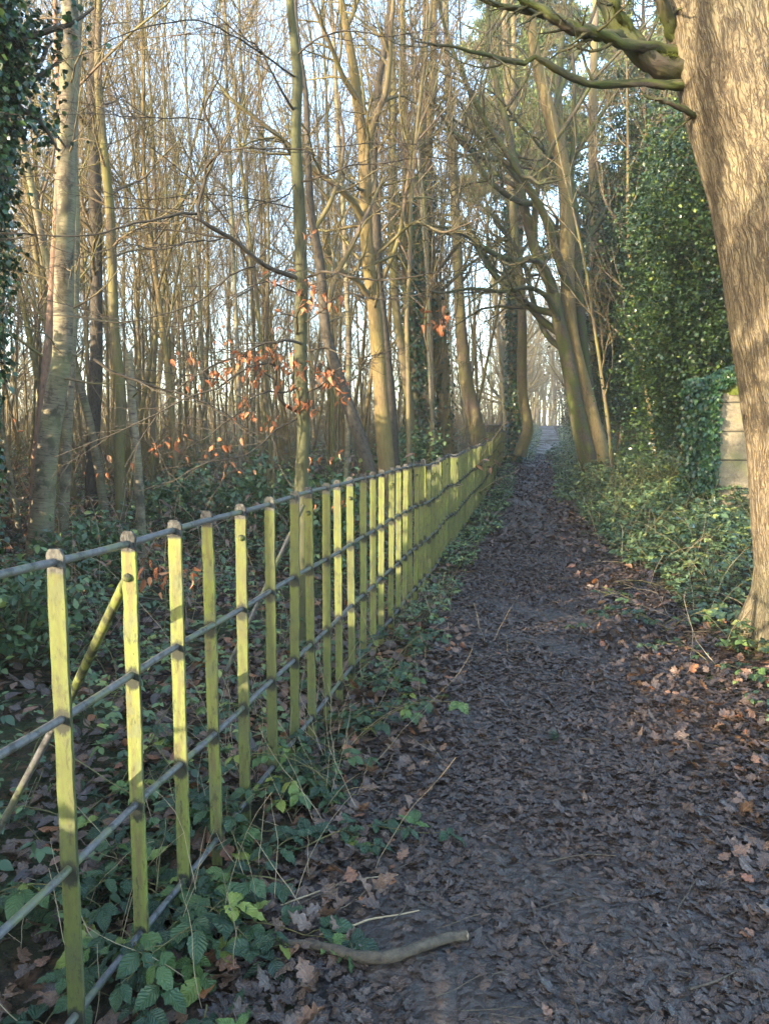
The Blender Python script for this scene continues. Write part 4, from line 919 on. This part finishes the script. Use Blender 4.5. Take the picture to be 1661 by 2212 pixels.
# distant fence return
def far_fence():
    x0, x1, y = 3.45, 4.72, 31.; z = float(ground(4, y))
    e = empty('board_fence', (x0, y, z), 'short pale green fence panel of close vertical strips at the far end of the railings', 'fence')
    tb = MB(); tubes(tb, np.array([[x0-.1, y, z+1.5], [x1, y, z+1.5]]), np.array([.02, .02]), 8); r = tb.build('rail', M['rail'])
    obs = [r]; n = 18; m0 = MB()
    for i in range(n):
        mb = MB(); x = x0+(x1-x0)*i/(n-1)
        w = .032; V = np.array([[x+a*w, y+.03+b*.006, z+c] for c in (-.1, 1.49) for a, b in ((-1, -1), (1, -1), (1, 1), (-1, 1))])
        mb.add(V, [[0, 1, 5, 4], [1, 2, 6, 5], [2, 3, 7, 6], [3, 0, 4, 7], [4, 5, 6, 7]]); obs.append(mb.build('board', M['post'], None, False))
    to_base(e, obs)
far_fence()

# ------------------------------------------------------------------ brambles
def bramble_clump(name, label, cx, cy, n_canes, length, size, spread=.25, lift=.8, seed=0, group=None, stations=13, ph=None):
    z = float(ground(cx, cy)); e = empty(name, (cx, cy, z), label, 'bramble', group)
    k = n_canes; p0 = np.stack([cx+rng.normal(0, spread, k), cy+rng.normal(0, spread, k), np.full(k, z)], 1)
    yaw = rng.uniform(0, 6.28, k) if ph is None else rng.normal(ph, .7, k)
    d = np.stack([np.cos(yaw), np.sin(yaw), np.full(k, lift)], 1)
    L = rng.uniform(.6, 1.2, k)*length
    P = grow(p0, d, L, 12, .07, -.12)
    P[..., 2] = np.maximum(P[..., 2], ground(P[..., 0], P[..., 1])+.03)
    R = np.linspace(.0032, .0014, 13)[None]*np.ones((k, 1))
    cb = MB(); tubes(cb, P, R, 5)
    m = 8; t = np.linspace(.18, 1, m)[None]+rng.normal(0, .02, (k, m)); t = np.clip(t, 0, .999)*12; i = t.astype(int); kk = np.arange(k)[:, None]
    q = P[kk, i]+(P[kk, i+1]-P[kk, i])*(t-i)[..., None]
    ya = (yaw-1.57)[:, None]+np.where(np.arange(m)[None] % 2 == 0, .9, -.9)+rng.normal(0, .4, (k, m))
    pl = rng.uniform(.03, .07, (k, m))*length*1.6
    tip = q+np.stack([-np.sin(ya)*pl, np.cos(ya)*pl, pl*.35], -1)
    tubes(cb, np.stack([q, (q+tip)/2+[0, 0, .004], tip], 2).reshape(-1, 3, 3), np.full((k*m, 3), .0012), 4)
    lb = MB(); tip = tip.reshape(-1, 3); ya = ya.ravel(); trifoliate(lb, tip, ya, rng.normal(-.25, .3, len(tip)), rng.uniform(.7, 1.15, len(tip))*size, stations)
    to_base(e, [cb.build('canes', M['cane']), lb.build('leaves', M['bramble'])])
BL = [('bramble filling the rails between the seventh and ninth posts', -0.15, 4.0, 12, 0.6, 0.06),
      ('bramble with yellowing leaves between the fifth and sixth posts', -0.3, 3.2, 11, 0.55, 0.06),
      ('broad leaved bramble on the path side of the fourth post', -0.35, 2.6, 10, 0.5, 0.075),
      ('bramble arching over the lowest rail between the second and third posts', -0.7, 2.3, 9, 0.5, 0.075),
      ('lush bramble sprawling from the foot of the second post over the fallen branch', -.60, 2.25, 7, .42, .070),
      ('bramble with large drooping leaves in front of the third post', -.52, 2.55, 12, .6, .078),
      ('dark bramble growing between the fourth and fifth posts', -.42, 2.95, 12, .6, .07),
      ('pale young bramble with thin upright shoots on the path side of the sixth post', -.18, 3.4, 9, .6, .05),
      ('bramble behind the first post at the left edge', -1.25, 2.3, 14, .7, .062),
      ('bramble tangle behind the second and third posts', -1.05, 2.9, 14, .7, .062),
      ('small bramble sprig on the path edge left of the trodden leaves', -.02, 3.05, 4, .25, .045),
      ('bramble climbing the railings where the posts begin to close up', .05, 4.6, 12, .7, .055),
      ('bramble spilling through the railings beyond the climbing one', .3, 5.6, 12, .7, .055),
      ('little bramble sprig beside the fallen branch nearest the camera', -.42, 1.85, 4, .28, .055),
      ('bramble trailing out from the foot of the great oak', 2.05, 4.7, 8, .5, .05),
      ('bramble sprig by the right edge of the path near the oak root', 2.35, 3.4, 3, .3, .05),
      ('bright leaved bramble close to the left side of the great oak', 2.2, 5.9, 14, .8, .062)]
for i, (lb_, cx, cy, n, L, s) in enumerate(BL):
    bramble_clump('bramble', lb_, cx-(.12 if cx < 1 else 0), cy, max(3, int(n*.55)), L, s*1.22, spread=.16, lift=.9 if cy < 3.2 else 1.1)

def cover():
    mb = MB(); cb = MB()
    def area(n, y0, y1, xl, xr, size, hmax, st, patch=.5, sc=.9):
        y = y0+(y1-y0)*rng.random(n); x = xl(y)+(xr(y)-xl(y))*rng.random(n)
        d = np.sin(x*1.9*sc+1.3*np.sin(y*.8*sc))*np.sin(y*1.5*sc+1.1*np.sin(x*1.1*sc))+.5*np.sin(x*4.3+y*3.1)
        ok = d+rng.normal(0, .35, n) > -patch; x, y, d = x[ok], y[ok], d[ok]; n = len(x)
        edge = np.clip(np.minimum(x-xl(y), xr(y)-x)/.9+.25, .25, 1)
        z = ground(x, y)+.04+hmax*rng.random(n)**.8*(.55+.45*np.tanh(d+patch))*edge
        trifoliate(mb, np.stack([x, y, z], 1), rng.uniform(0, 6.28, n), rng.normal(-.15, .35, n), rng.uniform(.6, 1.2, n)*size, st)
        k = n//18; j = rng.integers(0, n, k); p = np.stack([x[j], y[j], ground(x[j], y[j])], 1)
        P = grow(p, rng.normal(0, .6, (k, 3))+[0, 0, 1], rng.uniform(.3, 1.1, k)*hmax*2.2, 6, .12, -.1); tubes(cb, P, np.tile(np.linspace(.004, .002, 7), (k, 1)), 3)
    R0 = lambda y: edge_x(y)+.15
    area(6500, 5, 9, lambda y: edge_x(y)+.3, lambda y: edge_x(y)+4.2, .062, .40, 5, .75)
    area(420, 3.6, 5.2, lambda y: edge_x(y)+.1, lambda y: edge_x(y)+1.2, .045, .10, 6, .1)
    area(17000, 8, 16, R0, lambda y: edge_x(y)+5.5, .082, .5, 4, .95)
    area(13000, 15, 34, lambda y: edge_x(y)-.25, lambda y: edge_x(y)+5, .115, .6, 3, .8)
    area(1500, 30, 46, lambda y: edge_x(y)-.6, lambda y: edge_x(y)+4, .14, .8, 3, 1)
    # left of the fence
    fl = lambda a: (lambda y: fence_x(y)-a)
    area(1500, 2.2, 5.5, lambda y: fence_x(y)-2.2-.3*y, fl(.15), .055, .3, 6, .15)
    area(4200, 5, 11, lambda y: fence_x(y)-3.6-.45*y, fl(.15), .062, .45, 4, .35)
    area(6000, 10, 24, lambda y: fence_x(y)-6-.5*y, fl(.1), .095, .62, 3, .55)
    area(6500, 22, 46, lambda y: fence_x(y)-6-.55*y, fl(.1), .17, .9, 3, .8)
    area(9000, 44, 75, lambda y: (-150-830)/F*y, lambda y: .2137*y-3, .30, 1.6, 3, .9, .4)
    area(4000, 44, 75, lambda y: .2137*y+3, lambda y: .55*y, .30, 1.6, 3, .9, .4)
    # weeds along the foot of the railings on the path side
    area(900, 4.5, 12, fl(-.02), fl(-.42), .05, .22, 4, .3)
    area(1500, 11, 36, fl(-.02), fl(-.6), .09, .32, 3, .3)
    area(2500, 42, 95, lambda y: .2137*y-5, lambda y: .2137*y-.95, .22, 1.3, 3, 1)
    area(2500, 42, 95, lambda y: .2137*y+.95, lambda y: .2137*y+5, .22, 1.3, 3, 1)
    area(700, 30, 42, lambda y: .2*y-1.5, lambda y: .2*y-.2, .14, .9, 3, 1)
    a = mb.build('bramble_cover', M['cover'])
    tag(a, 'low green bramble leaves carpeting the ground on both sides of the path', 'undergrowth', kind='stuff')
    b = cb.build('bramble_stems', M['cane']); tag(b, 'tangled thin brown and green stems in the low undergrowth', 'undergrowth', kind='stuff')
cover()
def bracken():
    mb = MB(); cb = MB()
    def go(n, y0, y1, off, size):
        y = y0+(y1-y0)*rng.random(n); x = fence_x(y)-.3-off(y)*rng.random(n)
        ok = np.sin(x*1.1+2)*np.sin(y*.7+x*.3)+rng.normal(0, .3, n) > .0; x, y = x[ok], y[ok]; n = len(x)
        P = grow(np.stack([x, y, ground(x, y)], 1), rng.normal(0, .6, (n, 3))+[0, 0, 1], rng.uniform(.4, 1.2, n)*(1+.01*y), 7, .14, -.14); tubes(cb, P, np.tile(np.linspace(.004, .002, 8), (n, 1))*(y/9)[:, None], 3)
        i = np.repeat(np.arange(n), 12); j = rng.integers(2, 8, len(i)); q = P[i, j]
        leaves(mb, q, rng.uniform(0, 6.28, len(i)), rng.normal(-.4, .5, len(i)), rng.normal(0, .5, len(i)), rng.uniform(.6, 1.3, len(i))*size*(y[i]/9)**.7, 4, .16, 0, 0, .2, .5, np.clip(rng.normal(.78, .14, len(i)), 0, 1))
    go(500, 5, 11, lambda y: 3+.45*y, .10); go(1500, 10, 40, lambda y: 6+.5*y, .11)
    tag(mb.build('dead_bracken', M['litter']), 'collapsed russet bracken and dead fronds on the woodland floor behind the fence', 'bracken', kind='stuff')
    tag(cb.build('bracken_stems', M['straw']), 'thin tan bracken stems on the woodland floor behind the fence', 'bracken', kind='stuff')
bracken()
# evergreen rhododendron-like bushes in the understorey
def bush(x, y, h, r, n, size, label):
    z = float(ground(x, y)); e = empty('evergreen_bush', (x, y, z), label, 'bush')
    mb = MB(); C = leaf_mass(mb, (x, y, z+h*.55), (r, r, h*.5), n, size, 4, .3, .3, 90, .16)
    tb = MB(); k = 30; C = C[:k]; S = np.tile([x, y, z-.05], (k, 1)); Q = np.stack([S, S+(C-S)*.5+[0, 0, .1], C], 1); tubes(tb, Q, np.tile([.018, .012, .005], (k, 1)), 5)
    to_base(e, [mb.build('foliage', M['cover']), tb.build('stems', M['twig'])])
def bx_(px, y): return (px-830)/F*y
bush(bx_(715, 8.5), 8.5, 1.35, .55, 1500, .075, 'leafy evergreen bush just left of the leaning tree foot')
bush(bx_(590, 10.5), 10.5, 1.3, .8, 1700, .08, 'spreading evergreen bush behind the slim tree on its left')
bush(bx_(400, 11), 11, 1.2, .9, 1800, .08, 'evergreen bush right of the broken birch')
bush(bx_(890, 14.5), 14.5, 1.6, .8, 1800, .09, 'rounded evergreen bush in front of the three ivied stems')
bush(bx_(180, 8.0), 8.0, .9, .6, 1300, .075, 'low evergreen bush between the thick birch and the broken birch')
bush(bx_(20, 5.2), 5.2, .8, .5, 1300, .065, 'green bush at the left edge behind the first post')

# ------------------------------------------------------------------ fallen branch, sticks, straws
def ground_tube(name, l, r, mat, label, cat, sides=10, lift=None, n=40, twigs=0, cut=False):
    P = []
    for (px, py) in l:
        b = (py-1106)/F; Yd = (CAM_H*CP - CAM_H*SP*b)/(CP*b+SP); p = at(px, py, Yd); P.append(p)
    P = np.array(P); P[:, 2] = ground(P[:, 0], P[:, 1])+np.array(r)+.022+(0 if lift is None else np.array(lift))
    P, R = interp_line(P, r, n); w = 1+.09*rng.normal(0, 1, (1, n, sides))
    e = empty(name, tuple(P[0]), label, cat)
    mb = MB(); tubes(mb, P, R, sides, None, w); obs = [mb.build('stem', mat)]
    if cut:
        cb = MB(); d = norm(P[-1]-P[-2]); tubes(cb, np.array([P[-1]-d*.004, P[-1]+d*.004, P[-1]+d*.0045]), np.array([R[-1]*1.02, R[-1]*.95, .0004]), sides); obs.append(cb.build('cut_end', M['cut']))
    if twigs:
        tb = MB(); s = sprout(P[None], R[None], np.array([1.]), twigs, .1, .95, (30, 70), (.08, .2), 4, .15, .05, minr=.002); tubes(tb, s[0], s[1], 4); obs.append(tb.build('twig', mat))
    to_base(e, obs)
ground_tube('fallen_branch', [(430, 2030), (520, 2042), (600, 2040), (680, 2058), (740, 2082), (790, 2100), (850, 2100), (910, 2078), (960, 2056), (1005, 2042)], [.005, .008, .011, .013, .015, .017, .017, .015, .015, .015], M['stick'], 'crooked fallen branch with a pale cut end lying at the path edge', 'branch', 12, None, 50, 0, True)
ground_tube('stick', [(690, 2030), (760, 2018), (800, 2005), (860, 1995), (905, 1982)], [.003, .0035, .003, .0025, .002], M['straw'], 'thin pale stick lying just behind the fallen branch', 'stick', 6)
ground_tube('stick', [(590, 1960), (680, 1935), (760, 1905), (860, 1890)], [.003, .003, .0025, .002], M['straw'], 'reddish bent stick between the bramble leaves and the path', 'stick', 6)
ground_tube('twig', [(1490, 2130), (1550, 2110), (1600, 2080)], [.004, .004, .002], M['stick'], 'short dark twig on wet leaves near the right foreground', 'twig', 6)
ground_tube('twig', [(1180, 1850), (1260, 1838), (1330, 1845)], [.003, .003, .002], M['stick'], 'thin twig lying across the middle of the path', 'twig', 6)
ground_tube('low_branch', [(0, 1420), (60, 1375), (150, 1345), (230, 1350), (330, 1345), (470, 1330)], [.016, .015, .013, .011, .009, .005], M['dark'], 'dark curved branch lying low in the undergrowth behind the first posts', 'branch', 8, [.1, .25, .3, .3, .25, .1], 40, 8)
def straws():
    mb = MB(); k = 260
    y = rng.uniform(1.9, 7, k); x = fence_x(y)+rng.normal(-.05, .35, k)
    P = grow(np.stack([x, y, ground(x, y)], 1), rng.normal(0, .5, (k, 3))+[0, 0, 1], rng.uniform(.15, .55, k), 7, .10, -.05); tubes(mb, P, np.tile(np.linspace(.0016, .0007, 8), (k, 1)), 3)
    k = 200; y = rng.uniform(4.5, 12, k); x = edge_x(y)+rng.uniform(0, 2.5, k)
    P = grow(np.stack([x, y, ground(x, y)], 1), rng.normal(0, .6, (k, 3))+[0, 0, 1], rng.uniform(.25, .8, k), 7, .10, -.08); tubes(mb, P, np.tile(np.linspace(.0028, .0012, 8), (k, 1)), 3)
    return mb.build('dry_stalks', M['straw'])
tag(straws(), 'dry pale grass stalks and dead bramble shoots along the verges', 'dry grass', kind='stuff')
def debris():
    mb = MB(); k = 420
    y = 1.2+9*rng.random(k)**1.2; x = fence_x(y)+.3+(edge_x(y)+.6-fence_x(y))*rng.random(k); a = rng.uniform(0, 3.14, k)
    z = ground(x, y)+.028
    P = grow(np.stack([x, y, z], 1), np.stack([np.cos(a), np.sin(a), a*0+.02], 1), rng.uniform(.04, .22, k), 5, .12, 0); P[..., 2] = np.clip(P[..., 2], z[:, None]-.01, z[:, None]+.02)
    tubes(mb, P, rng.uniform(.001, .0028, k)[:, None]*np.linspace(1, .6, 6)[None], 4); return mb.build('twig_litter', M['stick'])
tag(debris(), 'small broken twigs scattered over the wet leaves of the path', 'twigs', kind='stuff')
def sprig():
    b = (1597-1106)/F; Yd = (CAM_H*CP-CAM_H*SP*b)/(CP*b+SP); p = at(1205, 1597, Yd); p[2] = float(ground(p[0], p[1]))+.035
    mb = MB(); n = 90; a = rng.normal(1.6, .8, n); t = rng.random(n)
    q = p+np.stack([t*.02-.01, t*.05-.02, t*.01], 1)
    leaves(mb, q, a, rng.normal(.3, .3, n), a*0, rng.uniform(.03, .055, n), 3, .035, 0, 0, 0, .2)
    o = mb.build('needle_sprig', M['yew']); to = o; tag(to, 'small green conifer sprig lying in the middle of the path', 'sprig')
sprig()

# ------------------------------------------------------------------ hedge and trees outside the view, added so their shade falls on the path
SUN_AZ, SUN_EL = R_(50), R_(11)
S = np.array([-math.sin(SUN_AZ)*math.cos(SUN_EL), -math.cos(SUN_AZ)*math.cos(SUN_EL), math.sin(SUN_EL)])
sh = S[:2]/np.linalg.norm(S[:2]); perp = np.array([-sh[1], sh[0]])       # perp runs along the shadow front
def shade_hedge():
    """an unseen hedge added on the left, shaped to keep the low sun off the path"""
    yh = np.linspace(-9, 34, 120); xh = np.where(yh > 0, -.5*yh-1.7, -1.7-.10*-yh)
    t = np.interp(yh, [-9, 0, 1.8, 6, 12, 18, 34], [4., 3.6, 2.6, 6.8, 13.5, 20, 38])
    hh = .194*t+np.interp(yh, [-9, 0, 2, 3.5, 5, 10, 34], [.5, .4, .4, .8, 1.3, 1.8, 2.4])
    e = empty('added_shade_hedge', (xh[0], yh[0], 0), 'long evergreen hedge in the wood left of the viewpoint', 'hedge')
    n = 100000; i = rng.random(n)**1.0*118; j = i.astype(int); f = i-j
    lx = xh[j]+(xh[j+1]-xh[j])*f; ly = yh[j]+(yh[j+1]-yh[j])*f; H = (hh[j]+(hh[j+1]-hh[j])*f)
    top = H*(.96+.10*np.sin(i*.9)+.07*np.sin(i*2.7)+.05*rng.normal(0, 1, n)); z = ground(lx, ly)+top*rng.random(n)**.8
    p = np.stack([lx-np.abs(rng.normal(0, .25, n)), ly+rng.normal(0, .1, n), z], 1)
    mb = MB(); leaves(mb, p, rng.uniform(0, 6.28, n), rng.normal(0, .6, n), rng.normal(0, .6, n), rng.uniform(.10, .15, n)*(1+np.clip(ly, 0, 10)*.04), 3, .42, 0, 0, .2, .3)
    tb = MB(); k = 100; P0 = np.stack([xh[:k]-.2, yh[:k], ground(xh[:k], yh[:k])-.1], 1); P = grow(P0, np.tile([0, 0, 1.], (k, 1)), hh[:k]*.9, 5, .1, .1); tubes(tb, P, np.tile(np.linspace(.04, .01, 6), (k, 1)), 5)
    to_base(e, [mb.build('foliage', M['holly']), tb.build('stems', M['mossy'])])
shade_hedge()
for i, y in enumerate([-6, -4.5, -3.2, -1.6, -.4, .9, 2.2, 3.6, 5.2, 7, 9, 11.5, 14, 17, 21]):
    x = -.5*y-2.9-(i*37 % 5)*.7 if y > 0 else -3.-(i*37 % 5)*.7
    put_tree(x, y, i % 9, i*1.3, (.8, .95, .7, 1.)[i % 4], 'roadside_tree', 'bare tree in the wood outside the view, shading the path', 'trees left of the viewpoint', 1.5)

def shade_trunk(fy, d, r, label):
    """an unseen trunk added so that its shadow crosses the railings at distance fy"""
    q = np.array([float(fence_x(fy)), fy])+sh*d; z = float(ground(*q)); n = 20
    e = empty('shade_tree', (q[0], q[1], z), label, 'tree')
    P, R = interp_line(np.array([[q[0], q[1], z-.2], [q[0]+.03, q[1], z+.4], [q[0], q[1]+.05, z+3], [q[0]+.2, q[1], z+8], [q[0], q[1], z+12]]), [r*1.5, r*1.1, r, r*.6, r*.1], 60); tb = MB(); tubes(tb, P, R, 14)
    cb = MB(); A = sprout(P[None], R[None], np.array([12.]), 22, .25, 1., (30, 70), (.15, .35), 7, .15, .06, rad=.4, minr=.01); tubes(cb, A[0], A[1], 5)
    A = sprout(*A, m=6, t0=.2, ang=(25, 60), ratio=(.3, .6), n=4, wig=.15, trop=.03, minr=.005); tubes(cb, A[0], A[1], 4)
    to_base(e, [tb.build('trunk', M['ridged']), cb.build('crown', M['twig'])])
shade_trunk(2.73, 4.2, .075, 'slim tree outside the view shading the fourth post')
shade_trunk(3.75, 5.0, .26, 'broad old tree outside the view shading the sixth to ninth posts')
shade_trunk(5.15, 6.5, .14, 'middling old tree outside the view shading posts beyond the ninth')
shade_trunk(7.3, 8.0, .34, 'broadest old tree outside the view shading the closing row of posts')
shade_trunk(9.6, 9.5, .3, 'old tree outside the view shading the middle of the railings')

# ------------------------------------------------------------------ haze
def haze():
    me = bpy.data.meshes.new('haze'); x0, x1, y0, y1, z0, z1 = -125, 125, -65, 205, -2.2, 33
    V = [(x, y, z) for z in (z0, z1) for x, y in ((x0, y0), (x1, y0), (x1, y1), (x0, y1))]
    me.from_pydata(V, [], [(3, 2, 1, 0), (4, 5, 6, 7), (0, 1, 5, 4), (1, 2, 6, 5), (2, 3, 7, 6), (3, 0, 4, 7)])
    o = bpy.data.objects.new('haze', me); COL.objects.link(o)
    m = bpy.data.materials.new('haze'); m.use_nodes = True; t = m.node_tree; t.nodes.clear()
    out = t.nodes.new('ShaderNodeOutputMaterial'); v = t.nodes.new('ShaderNodeVolumePrincipled')
    v.inputs['Color'].default_value = (.93, .95, .97, 1); v.inputs['Density'].default_value = .0014; v.inputs['Anisotropy'].default_value = .2
    t.links.new(v.outputs[0], out.inputs['Volume']); me.materials.append(m)
    tag(o, 'thin pale winter haze in the air of the wood', 'haze', kind='stuff')
haze()

# ------------------------------------------------------------------ light
w = bpy.data.worlds.new('World'); SC.world = w; w.use_nodes = True; t = w.node_tree
bg = t.nodes['Background']; sky = t.nodes.new('ShaderNodeTexSky'); sky.sky_type = 'NISHITA'; sky.sun_disc = False
sky.sun_elevation = SUN_EL; sky.sun_rotation = math.pi+SUN_AZ; sky.air_density = 1.0; sky.dust_density = 1.6; sky.ozone_density = 2.
t.links.new(sky.outputs[0], bg.inputs[0]); bg.inputs[1].default_value = .15
sd = bpy.data.lights.new('sun', 'SUN'); so = bpy.data.objects.new('sun', sd); COL.objects.link(so)
sd.energy = 2.0; sd.angle = R_(.5); sd.color = (1, .84, .62)
so.rotation_euler = Vector(S).to_track_quat('Z', 'Y').to_euler(); so.location = (0, 0, 30)
SC.view_settings.view_transform = 'Standard'; SC.view_settings.look = 'None'; SC.view_settings.gamma = 1; SC.view_settings.exposure = 3.35
SC.cycles.max_bounces = 6; SC.cycles.diffuse_bounces = 3; SC.cycles.volume_bounces = 0; SC.cycles.use_denoising = True
SC.cycles.caustics_reflective = False; SC.cycles.caustics_refractive = False
